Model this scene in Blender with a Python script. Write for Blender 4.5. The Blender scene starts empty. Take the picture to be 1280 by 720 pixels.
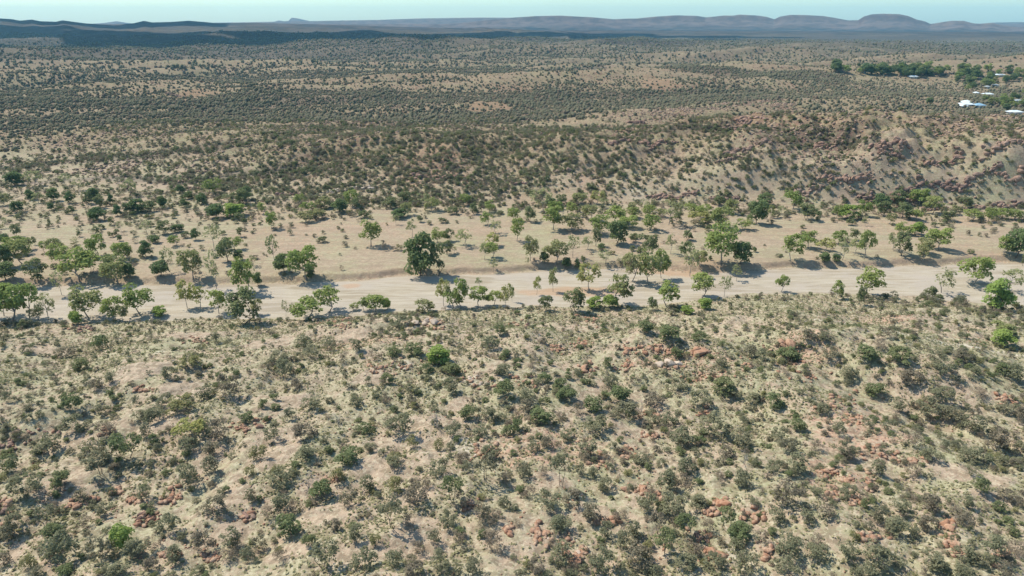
import bpy, math, random
import numpy as np
random.seed(7); RG = np.random.default_rng(11)
rad = math.radians
SC = bpy.context.scene
COL = SC.collection
# ------------------------------------------------------------------ camera model
F = 865.0; CAMZ = 95.0; PITCH = math.atan(334/865)
cP, sP = math.cos(PITCH), math.sin(PITCH)
def rays(px, py):
    px = np.asarray(px, float); py = np.asarray(py, float)
    a = (px-640)/F; b = (360-py)/F
    d = np.stack([a, cP+b*sP, -sP+b*cP], -1)
    return d                       # not normalised: parameter = depth
def flat(px, py, z=0.0):
    d = rays(px, py); t = (z-CAMZ)/d[..., 2]
    return d[..., 0]*t, d[..., 1]*t
# ------------------------------------------------------------------ noise
def _h(ix, iy, s):
    n = (ix.astype(np.int64)*374761393 + iy.astype(np.int64)*668265263 + s*974634777) & 0xffffffff
    n = ((n ^ (n >> 13))*1274126177) & 0xffffffff
    n = ((n ^ (n >> 15))*2246822519) & 0xffffffff
    return ((n ^ (n >> 16)) & 0xffffff)/float(0xffffff)
def vn(x, y, s=0):
    x0 = np.floor(x); y0 = np.floor(y); u = x-x0; v = y-y0
    u = u*u*u*(u*(u*6-15)+10); v = v*v*v*(v*(v*6-15)+10)
    a = _h(x0, y0, s); b = _h(x0+1, y0, s); c = _h(x0, y0+1, s); d = _h(x0+1, y0+1, s)
    return (a+(b-a)*u)*(1-v)+(c+(d-c)*u)*v
def fbm(x, y, wl, octv=4, s=0, g=.5):
    t = 0; am = 1; tot = 0
    for k in range(octv):
        c, q = math.cos(.6*k), math.sin(.6*k)
        t = t+am*(vn((x*c-y*q)/wl+17.3*k, (x*q+y*c)/wl-9.1*k, s+k)-.5)*2; tot += am; am *= g; wl *= .5
    return t/tot
def sm(t):
    t = np.clip(t, 0, 1); return t*t*(3-2*t)
# ------------------------------------------------------------------ terrain
FB = [(-400,364),(0,361),(60,358),(130,355),(250,357),(330,356),(420,350),(480,347),(600,343),(700,339),(790,337),(880,340),(960,338),(1050,334),(1150,333),(1280,328),(1700,320)]
NB = [(-400,402),(0,400),(60,399),(160,398),(250,400),(340,402),(430,396),(500,389),(600,388),(700,387),(800,384),(870,376),(960,369),(1050,369),(1150,374),(1220,379),(1280,384),(1700,392)]
HF = [(-500,212),(0,215),(150,222),(250,238),(330,246),(460,262),(640,262),(800,258),(960,261),(1100,262),(1280,265),(1700,266)]
fbx, fby = flat(*zip(*FB)); nbx, nby = flat(*zip(*NB)); hfx, hfy = flat(*zip(*HF), 1.5)
_x = np.linspace(-420, 420, 421)          # ragged banks
fby = np.interp(_x, fbx, fby)+2.6*fbm(_x, _x*0, 38, 3, 901)+1.*fbm(_x, _x*0, 11, 2, 902); nby = np.interp(_x, nbx, nby)+5*fbm(_x, _x*0+50, 46, 3, 903)+1.5*fbm(_x, _x*0, 12, 2, 904); fbx = nbx = _x
def azel(pts):
    d = rays(*zip(*pts)); return np.arctan2(d[:,0], d[:,1]), d[:,2]/np.hypot(d[:,0], d[:,1])
# silhouettes of the far ranges as bearing / elevation tables
R_MESA = [(560,30),(640,22),(670,20),(700,19.4),(718,20.4),(740,21.4),(767,24),(785,23.2),(797,23),(815,21),(832,19.8),(845,19),(872,19.8),(882,21.6),(893,20.6),(905,19.3),(916,19.4),(925,18),(934,18.6),(945,19),(958,20.8),(968,24),(975,20.6),(988,18.4),(1006,18.6),(1030,20),(1045,22.4),(1060,25.4),(1073,25),(1080,20.4),(1090,17.6),(1105,17),(1124,17.5),(1135,19.8),(1146,24.4),(1156,26.5),(1163,30),(1180,27.2),(1190,25.8),(1205,26),(1216,29),(1226,29.6),(1240,28.4),(1250,31),(1262,33),(1300,34),(1400,30)]
R_LEFT = [(-300,20),(-60,22),(0,23),(14,23.8),(25,25.8),(40,24.4),(50,26.5),(70,27.2),(78,25.3),(90,27),(105,29),(125,30.4),(150,30.6),(167,29),(180,26),(190,28),(215,27.4),(235,25.8),(255,27.4),(272,29),(320,28.6),(420,31),(520,34),(700,38)]
R_MID = [(-300,30),(140,30),(300,28),(330,27.4),(400,26.2),(430,25.6),(470,25),(520,23.2),(600,22),(660,22.3),(720,26),(800,30),(1500,30)]
R_FAR = [(-300,30),(110,30),(132,28.4),(145,26.4),(160,28.6),(172,30),(335,30),(348,25.4),(355,26.4),(361,26),(364,22),(372,22.8),(386,26),(400,30),(1220,30),(1245,28),(1270,27.6),(1320,27.4),(1500,29)]
TAB = {k: azel(v) for k, v in dict(mesa=R_MESA, left=R_LEFT, mid=R_MID, far=R_FAR).items()}
def ridge(az, r, key, D, prof, back):
    a, e = TAB[key]
    zt = CAMZ+D*np.interp(az, a, e)
    t = np.where(r < D, np.interp(r-D, *prof), 1-sm((r-D)/back))
    return zt*t
hillc = [(1185,226,17,115,50),(1290,215,13,150,80),(930,190,15,130,70),(700,205,11,120,60),(1060,190,9,120,60),(480,190,9,150,60)]
HC = [(*flat(a, b, 10), h, sx, sy) for a, b, h, sx, sy in hillc]
NB_BUMP = [(*flat(a, b, 6), h, w) for a, b, h, w in [(525,405,3.5,16),(430,412,2.5,14),(870,450,3,22),(640,440,3,24),(1000,445,2.5,20),(20,560,3,14),(480,470,2,12)]]
TOWN = flat(1225, 118)
def strata(x, y):
    u = x*.94+y*.34; v = -x*.34+y*.94
    return fbm(u/6, v, 85, 4, 222, .55)
def broad(x, y):
    u = x*.97+y*.24; v = -x*.24+y*.97
    return fbm(u/4, v, 240, 4, 333, .5)
def H(x, y):
    x = np.asarray(x, float); y = np.asarray(y, float)
    r = np.hypot(x, y); az = np.arctan2(x, y)
    dn = np.interp(x, nbx, nby)-y; df = y-np.interp(x, fbx, fby); e = y-np.interp(x, hfx, hfy)
    # near hill
    z = np.zeros_like(r)
    n1 = fbm(x, y, 75, 4, 3); n2 = fbm(x, y, 22, 4, 9)
    zn = 13*sm(dn/70)*(1+.35*n1)+sm(dn/4)*.9+sm(dn/30)*(2.6*n1+1.8*n2+1.7*(.35-np.abs(fbm(x, y, 15, 3, 25)))+.7*fbm(x, y, 4.5, 3, 21))
    for bx, by, bh, bw in NB_BUMP: zn = zn+bh*np.exp(-((x-bx)/bw)**2-((y-by)/(bw*.45))**2)*sm(dn/10)
    zn = zn - 3.5*sm(dn/30)*np.exp(-((x-70-.75*(170-y))/11)**2)*(y > 20)      # gully on the right
    z = np.where(dn > 0, zn, z+.55*np.clip(fbm(x/5, y, 7, 3, 47)-.05, -.3, 1))
    # far flat and the hills beyond
    pl = 1.9*sm((df-2.2*fbm(x, y, 14, 4, 40)-1)/3)+sm(df/20)*(.5*fbm(x, y, 30, 4, 5)+.5)
    amp = 11+15*sm((r-600)/1600)
    tf = np.exp(-(((x-TOWN[0])/260)**2+((y-TOWN[1])/220)**2))
    fl = 1-.8*sm((r-2300)/1500)*sm((az+.05)/.3)
    rid = 1-np.abs(fbm(x*.8+y*.25, y*1.25, 300, 4, 60))*2.2
    hl = sm(e/110)*(4+amp*(1-.85*tf)*fl*(.55+.6*fbm(x, y, 420, 3, 71)+.3*rid-.2)+fl*(1-.8*tf)*((9.5+8*sm((r-700)/900))*strata(x, y)+34*sm((r-600)/700)*broad(x, y)+2.2*fbm(x, y, 60, 3, 80)+1.3*(.5-np.abs(fbm(x, y, 24, 3, 84)))+1.*fbm(x, y, 7, 3, 88)))
    for cx, cy, h, sx, sy in HC:
        hl = hl+h*np.exp(-((x-cx)/sx)**2-((y-cy)/sy)**2)*sm(e/30)*(.85+.4*fbm(x, y, 45, 3, 90)+.2*fbm(x, y, 16, 3, 93))
    z = np.where(df > 0, pl+np.maximum(hl, -1)*(e > 0), z)
    far = r > 2500
    if far.any():
        a, q = az[far], r[far]; xx, yy = x[far], y[far]
        nz = fbm(xx, yy, 900, 5, 101)
        lf = ridge(a, q, 'left', 5200, ([-2700,-1500,-700,0],[0,.32,.62,1]), 1500)*(1+.22*nz*np.clip(1-np.abs(q-5200)/900, 0, 1)*0+.25*nz*np.clip(np.abs(q-5200)/900, 0, 1))
        ms = ridge(a, q, 'mesa', 7600, ([-1300,-650,-210,-120,-30,0],[0,.14,.52,.62,.97,1]), 900)
        ms = ms*(1+.3*fbm(xx, yy, 260, 4, 120)*np.clip((7600-q)/400, 0, 1))
        lf = lf+np.clip(lf/30, 0, 1)*22*(.5-np.abs(fbm(xx, yy, 420, 4, 130)))*np.clip((5150-q)/600, 0, 1)
        for k, (D, hh) in enumerate(((3000, 20), (3500, 34), (4050, 48), (4600, 62))):
            lf = np.maximum(lf, hh*np.clip(.55+.9*fbm(a*3000, a*0+k*99, 500, 4, 150+k), 0, 1.1)*np.exp(-((q-D-180*np.sin(a*9+k))/(150+D*.03))**2)*sm((.12-a)/.25))
        ms = ms+np.clip(ms/40, 0, 1)*26*(.4-np.abs(fbm(xx, yy, 330, 4, 140)))*np.clip((7560-q)/300, 0, 1)
        md = ridge(a, q, 'mid', 10000, ([-2200,-800,0],[0,.35,1]), 1500)
        fr = ridge(a, q, 'far', 12500, ([-900,-300,0],[0,.4,1]), 900)
        z[far] = np.maximum.reduce([z[far], lf, ms, md, fr])
    back = sm((-y-20)/400)
    return z*(1-back)+back*(14+5*fbm(x, y, 200, 4, 55))
def hit(px, py):
    px = np.atleast_1d(np.asarray(px, float)); py = np.atleast_1d(np.asarray(py, float))
    d = rays(px, py); out = np.full(px.shape, np.nan); prev = np.full(px.shape, 40.)
    ts = np.geomspace(60, 13400, 900); lo = np.full(px.shape, 60.); hi = np.full(px.shape, np.nan)
    act = np.arange(len(px))
    for k in range(0, 900, 30):
        tt = ts[k:k+30]; P = d[act][:, None, :]*tt[None, :, None]
        below = (P[..., 2]+CAMZ) < H(P[..., 0], P[..., 1]); anyb = below.any(1); idx = below.argmax(1)
        for m_, i in enumerate(act):
            if anyb[m_]: hi[i] = tt[idx[m_]]; lo[i] = tt[idx[m_]-1] if idx[m_] > 0 else (ts[k-1] if k else 60)
        act = act[~anyb]
        if not len(act): break
    hi = np.where(np.isnan(hi), 15000, hi)
    for _ in range(14):
        m = (lo+hi)/2; P = d*m[:, None]; b = (P[:, 2]+CAMZ) < H(P[:, 0], P[:, 1])
        hi = np.where(b, m, hi); lo = np.where(b, lo, m)
    P = d*hi[:, None]
    return P[:, 0], P[:, 1], hi         # x, y, depth
# ------------------------------------------------------------------ painted zones, turned into world-space ellipses and lines
def ell(lst):
    a = np.array(lst, float); x, y, t = hit(a[:,0], a[:,1]); D = np.hypot(np.hypot(x, y), CAMZ)
    dep = (CAMZ-H(x, y))/D
    return [(x[i], y[i], a[i,2]*t[i]/F, a[i,3]*t[i]/F/max(dep[i], .03)) for i in range(len(a))]
def emask(x, y, es, wob=.5, s=200):
    m = np.zeros(np.shape(x))
    w = fbm(x, y, 12, 3, s)*wob+fbm(x, y, 3.5, 2, s+7)*wob*.5
    for cx, cy, rx, ry in es:
        d = np.sqrt(((x-cx)/rx)**2+((y-cy)/ry)**2)+w
        m = np.maximum(m, 1-sm((d-.75)/.5))
    return m
BARE = ell([(205,522,16,13),(345,563,26,20),(340,545,14,8),(400,610,30,14),(415,640,36,14),(480,585,40,10),(500,555,50,10),(520,670,34,16),(445,690,30,10),(510,620,30,10),(95,590,22,10),(75,612,22,10),(235,487,30,8),(185,455,26,9),(160,470,20,8),(240,420,40,6),(440,420,30,8),(340,430,26,10),(370,500,30,9),(20,690,16,10),(300,615,24,12),(290,660,22,14),(360,690,30,9),(690,600,26,10),(1190,590,34,9),(1240,600,30,8),(1170,580,20,7),(740,640,20,10),(545,525,40,8),(255,575,16,22),(575,505,20,8),(1240,620,25,8),(60,440,30,6),(820,690,14,14),(470,470,22,8)])
PINK = ell([(385,300,70,16),(345,268,40,10),(430,285,60,10),(1195,306,45,14),(1110,285,30,8),(330,290,40,8),(560,292,80,8),(1150,275,110,7),(820,300,60,7),(960,290,70,6),(1110,400,40,4),(740,234,24,9),(540,205,40,14),(470,425,60,10),(850,450,70,14),(1000,440,40,12),(1070,530,60,26),(1040,600,40,26),(690,560,60,22),(650,120,60,6)])
ORNG = ell([(940,148,24,5),(930,155,14,4),(822,103,24,3.4),(245,118,24,2.5),(440,357,14,4),(720,365,60,6),(860,330,70,8),(610,135,30,4),(705,243,20,5),(660,250,20,4)])
PALE = ell([(1037,44.6,3,1.6),(1052,45,3,1.4),(1240,42.6,30,.8),(795,240,10,5),(1185,258,9,4),(580,556,18,8),(585,565,12,7),(505,455,18,6),(590,475,10,6),(915,692,8,12),(700,680,10,10),(150,152,10,3),(385,114,14,1.4),(200,440,12,3)])
LINES = {}
def poly(pts, hw):
    x, y, t = hit(*zip(*pts)); return (np.stack([x, y], 1), hw)
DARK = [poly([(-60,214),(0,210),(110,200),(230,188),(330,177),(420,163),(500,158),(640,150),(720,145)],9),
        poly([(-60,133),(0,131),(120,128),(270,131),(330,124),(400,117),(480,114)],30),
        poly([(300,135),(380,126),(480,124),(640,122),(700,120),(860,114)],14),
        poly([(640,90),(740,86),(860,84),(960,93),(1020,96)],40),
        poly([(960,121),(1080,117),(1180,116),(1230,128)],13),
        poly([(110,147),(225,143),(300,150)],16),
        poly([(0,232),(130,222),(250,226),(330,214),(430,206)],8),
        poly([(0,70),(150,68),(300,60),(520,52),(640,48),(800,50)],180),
        poly([(0,58),(120,62),(240,56),(400,50)],220),  # widest bands: cloud shade put in as darker ground and denser scrub
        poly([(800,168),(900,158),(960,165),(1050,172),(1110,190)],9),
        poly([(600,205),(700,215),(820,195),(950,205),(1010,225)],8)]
GULLY = [poly([(955,405),(1060,440),(1120,470),(1170,500),(1220,540),(1280,560),(1340,600)],7),
         poly([(1180,440),(1230,470),(1280,480),(1350,490)],6),
         poly([(620,440),(700,480),(780,510),(860,540),(900,580),(830,620),(800,690)],6),
         poly([(20,560),(60,620),(80,700)],4)]
TRACK = [poly([(1020,400),(1060,405),(1110,413),(1160,422),(1200,432),(1250,441),(1330,448)],1.3)]
def lmask(x, y, L):
    m = np.zeros(np.shape(x))
    for P, hw in L:
        wob = fbm(x, y, hw*3, 3, 300)*hw*.6
        for i in range(len(P)-1):
            a, b = P[i], P[i+1]; ab = b-a; t = np.clip(((x-a[0])*ab[0]+(y-a[1])*ab[1])/(ab@ab), 0, 1)
            d = np.hypot(x-a[0]-t*ab[0], y-a[1]-t*ab[1])+wob
            m = np.maximum(m, 1-sm((d-.5*hw)/(.8*hw)))
    return m
# ------------------------------------------------------------------ material helpers
def newmat(name):
    m = bpy.data.materials.new(name); m.use_nodes = True; nt = m.node_tree; nt.nodes.clear()
    out = nt.nodes.new('ShaderNodeOutputMaterial'); return m, nt, out
def N(nt, t, **k):
    n = nt.nodes.new(t)
    for a, b in k.items(): setattr(n, a, b)
    return n
def noise(nt, vec, scale, detail=3, rough=.55, dist=0):
    n = N(nt, 'ShaderNodeTexNoise'); n.inputs['Scale'].default_value = scale; n.inputs['Detail'].default_value = detail
    n.inputs['Roughness'].default_value = rough; n.inputs['Distortion'].default_value = dist
    nt.links.new(vec, n.inputs['Vector']); return n.outputs['Fac']
def ramp(nt, fac, a, b):
    n = N(nt, 'ShaderNodeMapRange', interpolation_type='SMOOTHSTEP'); n.inputs[1].default_value = a; n.inputs[2].default_value = b
    nt.links.new(fac, n.inputs[0]); return n.outputs[0]
def mix(nt, fac, a, b, bt='MIX'):
    n = N(nt, 'ShaderNodeMix', data_type='RGBA', blend_type=bt)
    for s, v in ((0, fac), (6, a), (7, b)):
        if isinstance(v, (int, float)): n.inputs[s].default_value = v
        elif isinstance(v, tuple): n.inputs[s].default_value = (*v, 1)
        else: nt.links.new(v, n.inputs[s])
    return n.outputs[2]
def mth(nt, op, a, b=0.):
    n = N(nt, 'ShaderNodeMath', operation=op)
    for s, v in ((0, a), (1, b)):
        if isinstance(v, (int, float)): n.inputs[s].default_value = v
        else: nt.links.new(v, n.inputs[s])
    return n.outputs[0]
def bsdf(nt, out, col, rough=.9, bump=None, bs=.3, bd=.2):
    p = N(nt, 'ShaderNodeBsdfPrincipled'); p.inputs['Roughness'].default_value = rough; p.inputs['Specular IOR Level'].default_value = .15
    if isinstance(col, tuple): p.inputs['Base Color'].default_value = (*col, 1)
    else: nt.links.new(col, p.inputs['Base Color'])
    if bump is not None:
        b = N(nt, 'ShaderNodeBump'); b.inputs['Strength'].default_value = bs; b.inputs['Distance'].default_value = bd
        nt.links.new(bump, b.inputs['Height']); nt.links.new(b.outputs[0], p.inputs['Normal'])
    nt.links.new(p.outputs[0], out.inputs[0]); return p
def attr(nt, name):
    n = N(nt, 'ShaderNodeAttribute', attribute_name=name); return n.outputs['Fac']
# ground
def ground_mat():
    m, nt, out = newmat('ground_soil'); g = N(nt, 'ShaderNodeNewGeometry').outputs['Position']
    f1 = noise(nt, g, 1.6, 5, .7); f2 = noise(nt, g, .28, 4, .6); f3 = noise(nt, g, .045, 4, .6); f4 = noise(nt, g, .006, 5, .6)
    soil = mix(nt, f2, (.33,.235,.16), (.43,.335,.24))
    straw = mix(nt, f1, (.25,.22,.13), (.42,.365,.235))
    green = mix(nt, f1, (.235,.225,.125), (.36,.335,.195))
    straw = mix(nt, ramp(nt, f4, .42, .62), straw, green)
    gk = mth(nt, 'ADD', mth(nt, 'MULTIPLY', f3, .6), mth(nt, 'MULTIPLY', f2, .7))
    gk = mth(nt, 'ADD', gk, mth(nt, 'MULTIPLY', f1, .35))
    gr = ramp(nt, gk, .72, .92)
    gr = mth(nt, 'SUBTRACT', gr, attr(nt, 'bare')); gr = mth(nt, 'MAXIMUM', gr, 0.)
    c = mix(nt, gr, soil, straw)
    c = mix(nt, mth(nt, 'MULTIPLY', attr(nt, 'pink'), ramp(nt, noise(nt, g, .5, 4, .7), .38, .6)), c, (.41,.255,.175))
    c = mix(nt, mth(nt, 'MULTIPLY', attr(nt, 'orange'), .62), c, mix(nt, f1, (.3,.165,.1), (.42,.26,.165)))
    c = mix(nt, attr(nt, 'pale'), c, (.45,.4,.32))
    c = mix(nt, mth(nt, 'MULTIPLY', attr(nt, 'track'), .75), c, (.58,.5,.38))
    q1 = ramp(nt, noise(nt, g, .6, 2, .55, .6), .47, .56)          # gravel, litter and low herbs, metre-size mottling
    c = mix(nt, mth(nt, 'MULTIPLY', q1, .55), c, mix(nt, f3, (.16,.135,.08), (.2,.14,.095)))
    q2 = ramp(nt, noise(nt, g, 1.3, 2, .6, .4), .54, .62)
    c = mix(nt, mth(nt, 'MULTIPLY', q2, .5), c, (.5,.435,.3))
    c = mix(nt, mth(nt, 'MULTIPLY', attr(nt, 'flat'), .45), c, mix(nt, ramp(nt, f3, .4, .6), (.34,.25,.165), (.32,.285,.165)))
    mp = N(nt, 'ShaderNodeMapping'); mp.inputs['Scale'].default_value = (.12, 1, 1); nt.links.new(g, mp.inputs[0]); fs = noise(nt, mp.outputs[0], .5, 5, .7, .8)
    c = mix(nt, mth(nt, 'MULTIPLY', attr(nt, 'flat'), mth(nt, 'MULTIPLY', ramp(nt, fs, .46, .56), .6)), c, (.27,.2,.135))
    # steep rock shows bare stone
    c = mix(nt, attr(nt, 'rock'), c, mix(nt, f2, (.26,.165,.12), (.42,.3,.22)))
    v2 = N(nt, 'ShaderNodeTexVoronoi'); v2.inputs['Scale'].default_value = .55; v2.inputs['Randomness'].default_value = 1; nt.links.new(g, v2.inputs['Vector'])
    c = mix(nt, mth(nt, 'MULTIPLY', mth(nt, 'MULTIPLY', ramp(nt, noise(nt, g, .36, 2, .65, .5), .5, .55), attr(nt, 'hillstone')), .85), c, mix(nt, ramp(nt, v2.outputs['Distance'], .1, .7), (.36,.21,.15), (.17,.11,.085)))
    # beyond the modelled shrubs the scrub cover itself is in the ground sheet
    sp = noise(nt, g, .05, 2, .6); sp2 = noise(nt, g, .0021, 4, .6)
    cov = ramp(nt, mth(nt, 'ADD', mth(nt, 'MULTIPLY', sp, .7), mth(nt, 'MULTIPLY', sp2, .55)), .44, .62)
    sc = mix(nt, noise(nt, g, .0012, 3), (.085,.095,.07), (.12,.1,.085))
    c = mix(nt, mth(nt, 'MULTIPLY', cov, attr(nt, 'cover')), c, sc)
    c = mix(nt, mth(nt, 'MULTIPLY', attr(nt, 'dark'), .8), c, (.075,.062,.066))  # dark scrub lines and plain, with the left cloud shade painted in too
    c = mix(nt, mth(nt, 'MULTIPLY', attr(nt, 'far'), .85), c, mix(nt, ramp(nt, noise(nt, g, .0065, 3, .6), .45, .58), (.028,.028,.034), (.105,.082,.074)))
    c = mix(nt, mth(nt, 'MULTIPLY', attr(nt, 'mesa'), .8), c, mix(nt, ramp(nt, noise(nt, g, .01, 3, .6), .4, .6), (.13,.09,.085), (.24,.17,.15)))
    c = mix(nt, mth(nt, 'MULTIPLY', attr(nt, 'cliff'), .8), c, (.1,.05,.045))
    c = mix(nt, mth(nt, 'MULTIPLY', attr(nt, 'hills'), 1.), c, (.69,.64,.58), 'MULTIPLY')
    # small dark stones and litter
    v = N(nt, 'ShaderNodeTexVoronoi'); v.inputs['Scale'].default_value = 1.9; nt.links.new(g, v.inputs['Vector'])
    st = mth(nt, 'MULTIPLY', mth(nt, 'LESS_THAN', v.outputs['Distance'], .2), attr(nt, 'stony'))
    c = mix(nt, mth(nt, 'MULTIPLY', st, .55), c, (.22,.13,.085))
    bump = mth(nt, 'ADD', mth(nt, 'MULTIPLY', f1, .6), f2)
    bsdf(nt, out, c, .95, bump, .8, .5); return m
def sand_mat():
    m, nt, out = newmat('river_sand'); g = N(nt, 'ShaderNodeNewGeometry').outputs['Position']
    mp = N(nt, 'ShaderNodeMapping'); mp.inputs['Scale'].default_value = (.16, 1, 1); mp.inputs['Rotation'].default_value = (0, 0, rad(-4)); nt.links.new(g, mp.inputs[0])
    f1 = noise(nt, mp.outputs[0], .45, 5, .65, .6); f2 = noise(nt, g, 1.2, 5, .7); f3 = noise(nt, g, .06, 3)
    c = mix(nt, ramp(nt, f1, .35, .65), (.335,.275,.195), (.415,.355,.27))
    c = mix(nt, ramp(nt, f3, .4, .7), c, (.38,.32,.255))
    c = mix(nt, mth(nt, 'MULTIPLY', ramp(nt, noise(nt, mp.outputs[0], .17, 3, .6, .5), .52, .6), .6), c, (.27,.215,.145))
    c = mix(nt, mth(nt, 'MULTIPLY', ramp(nt, f2, .58, .72), .35), c, (.22,.17,.125))
    c = mix(nt, mth(nt, 'MULTIPLY', attr(nt, 'orange'), .6), c, (.4,.25,.15))
    bsdf(nt, out, c, .95, mth(nt, 'ADD', f1, f2), .5, .4); return m
def leaf_mat(name, a, b, c2=None, attr_name=None, transl=.45):
    m, nt, out = newmat(name)
    r = attr(nt, attr_name) if attr_name else N(nt, 'ShaderNodeObjectInfo').outputs['Random']
    col = mix(nt, r, a, b)
    if c2:
        r2 = mth(nt, 'FRACT', mth(nt, 'MULTIPLY', r, 7.31)); col = mix(nt, ramp(nt, r2, .62, .95), col, c2)
    isl = N(nt, 'ShaderNodeNewGeometry').outputs['Random Per Island']
    col = mix(nt, isl, mix(nt, .5, col, (.8,.8,.8), 'MULTIPLY'), mix(nt, .22, col, (.32,.32,.2)))
    d = N(nt, 'ShaderNodeBsdfDiffuse'); t = N(nt, 'ShaderNodeBsdfTranslucent'); ms = N(nt, 'ShaderNodeMixShader'); ms.inputs[0].default_value = transl
    nt.links.new(col, d.inputs[0]); nt.links.new(col, t.inputs[0]); nt.links.new(d.outputs[0], ms.inputs[1]); nt.links.new(t.outputs[0], ms.inputs[2]); nt.links.new(ms.outputs[0], out.inputs[0])
    return m
def simple(name, a, b, sc=3., rough=.9, bs=.4):
    m, nt, out = newmat(name); tc = N(nt, 'ShaderNodeTexCoord').outputs['Object']; f = noise(nt, tc, sc, 5, .65)
    bsdf(nt, out, mix(nt, ramp(nt, f, .3, .7), a, b), rough, f, bs, .1); return m
def rock_mat(name, a, b, rnd=True):
    m, nt, out = newmat(name); g = N(nt, 'ShaderNodeNewGeometry').outputs['Position']
    f = noise(nt, g, .9, 5, .7); f2 = noise(nt, g, 4, 4, .7)
    c = mix(nt, ramp(nt, f, .35, .65), a, b)
    if rnd: c = mix(nt, mth(nt, 'MULTIPLY', N(nt, 'ShaderNodeObjectInfo').outputs['Random'], .3), c, (.38,.29,.21))
    c = mix(nt, mth(nt, 'MULTIPLY', ramp(nt, f2, .6, .72), .5), c, (.1,.07,.055))
    bsdf(nt, out, c, .9, f2, .6, .15); return m
M = dict(ground=ground_mat(), sand=sand_mat(),
    gum=leaf_mat('gum_leaves', (0.258, 0.326, 0.091), (0.342, 0.389, 0.116), (0.333, 0.326, 0.145)),
    vivid=leaf_mat('bright_leaves', (0.289, 0.389, 0.097), (0.333, 0.417, 0.103)),
    dense=leaf_mat('dark_leaves', (0.137, 0.202, 0.079), (0.198, 0.243, 0.097)),
    sparse=leaf_mat('grey_gum_leaves', (0.319, 0.340, 0.157), (0.394, 0.389, 0.188)),
    yellow=leaf_mat('yellowish_leaves', (0.394, 0.403, 0.121), (0.425, 0.403, 0.145)),
    mulga=leaf_mat('mulga_leaves', (0.218, 0.221, 0.130), (0.284, 0.267, 0.160), (0.251, 0.205, 0.149)),
    olive=leaf_mat('olive_leaves', (0.264, 0.254, 0.105), (0.317, 0.291, 0.132)),
    green=leaf_mat('green_leaves', (0.185, 0.223, 0.097), (0.238, 0.254, 0.116)),
    brown=leaf_mat('brown_twigs', (0.264, 0.205, 0.149), (0.304, 0.236, 0.171)),
    scrub=leaf_mat('scrub_leaves', (.195,.185,.118), (.27,.242,.155), (.27,.2,.145), 'tint'),
    tuss=leaf_mat('tussock_grass', (.31,.29,.155), (.46,.41,.24), (.27,.27,.135), 'tint', .45),
    bark=simple('pale_bark', (.2,.17,.14), (.42,.39,.34)), darkbark=simple('dark_bark', (.09,.07,.055), (.16,.13,.1)),
    dead=simple('dead_wood', (.3,.27,.23), (.42,.38,.33)),
    rock=rock_mat('red_rock', (.27,.125,.07), (.43,.245,.15)), rockp=rock_mat('tan_rock', (.42,.32,.24), (.5,.41,.32)),
    outcrop=rock_mat('outcrop_rock', (.19,.105,.078), (.36,.23,.165)), hillstones=rock_mat('hillside_stones', (.2,.12,.088), (.38,.28,.2), False),
    rockd=rock_mat('dark_rock', (.15,.09,.07), (.27,.165,.125)),
    stones=rock_mat('loose_stones', (.26,.13,.08), (.42,.29,.195), False),
    wroof=simple('white_iron_roof', (.58,.64,.65), (.66,.71,.71), 1, .5, .05), broof=simple('blue_iron_roof', (.2,.33,.42), (.26,.4,.5), 1, .5, .05),
    groof=simple('grey_iron_roof', (.27,.3,.3), (.36,.39,.39), 1, .5, .05),
    wall=simple('house_wall', (.5,.46,.4), (.6,.56,.5), 1, .8, .05), glass=simple('window_glass', (.03,.05,.06), (.05,.07,.08), 1, .1, 0))
# ------------------------------------------------------------------ mesh helpers
def mesh_np(name, V, Fc, k, mats, attrs=None, fattrs=None, smooth=False):
    """V (n,3), Fc (m,k) uniform polygons"""
    me = bpy.data.meshes.new(name); n = len(V); m = len(Fc)
    me.vertices.add(n); me.vertices.foreach_set('co', np.ascontiguousarray(V, np.float32).ravel())
    me.loops.add(m*k); me.loops.foreach_set('vertex_index', np.ascontiguousarray(Fc, np.int32).ravel())
    me.polygons.add(m); me.polygons.foreach_set('loop_start', np.arange(0, m*k, k, dtype=np.int32))
    try: me.polygons.foreach_set('loop_total', np.full(m, k, np.int32))
    except Exception: pass
    for mt in mats: me.materials.append(mt)
    for nm, a in (attrs or {}).items():
        at = me.attributes.new(nm, 'FLOAT', 'POINT'); at.data.foreach_set('value', np.ascontiguousarray(a, np.float32))
    for nm, a in (fattrs or {}).items():
        at = me.attributes.new(nm, 'FLOAT', 'FACE'); at.data.foreach_set('value', np.ascontiguousarray(a, np.float32))
    if smooth: me.polygons.foreach_set('use_smooth', np.ones(m, bool))
    me.update(); me.validate(verbose=False); return me
def ob(name, me, parent=None, **props):
    o = bpy.data.objects.new(name, me); COL.objects.link(o); o.parent = parent
    for a, b in props.items(): o[a] = b
    return o
def quads(c, nrm, size, rng, asp=.8):
    """leaf cards: centres c, facing nrm, half-sizes size"""
    n = len(c); r = rng.normal(size=(n, 3)); u = np.cross(nrm, r); u /= np.linalg.norm(u, axis=1)[:, None]+1e-9
    v = np.cross(nrm, u); v /= np.linalg.norm(v, axis=1)[:, None]+1e-9
    u = u*size[:, None]; v = v*size[:, None]*asp
    V = np.stack([c-u*1.0, c-v, c+u, c+v], 1).reshape(-1, 3)
    return V, np.arange(4*n).reshape(-1, 4)
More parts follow.
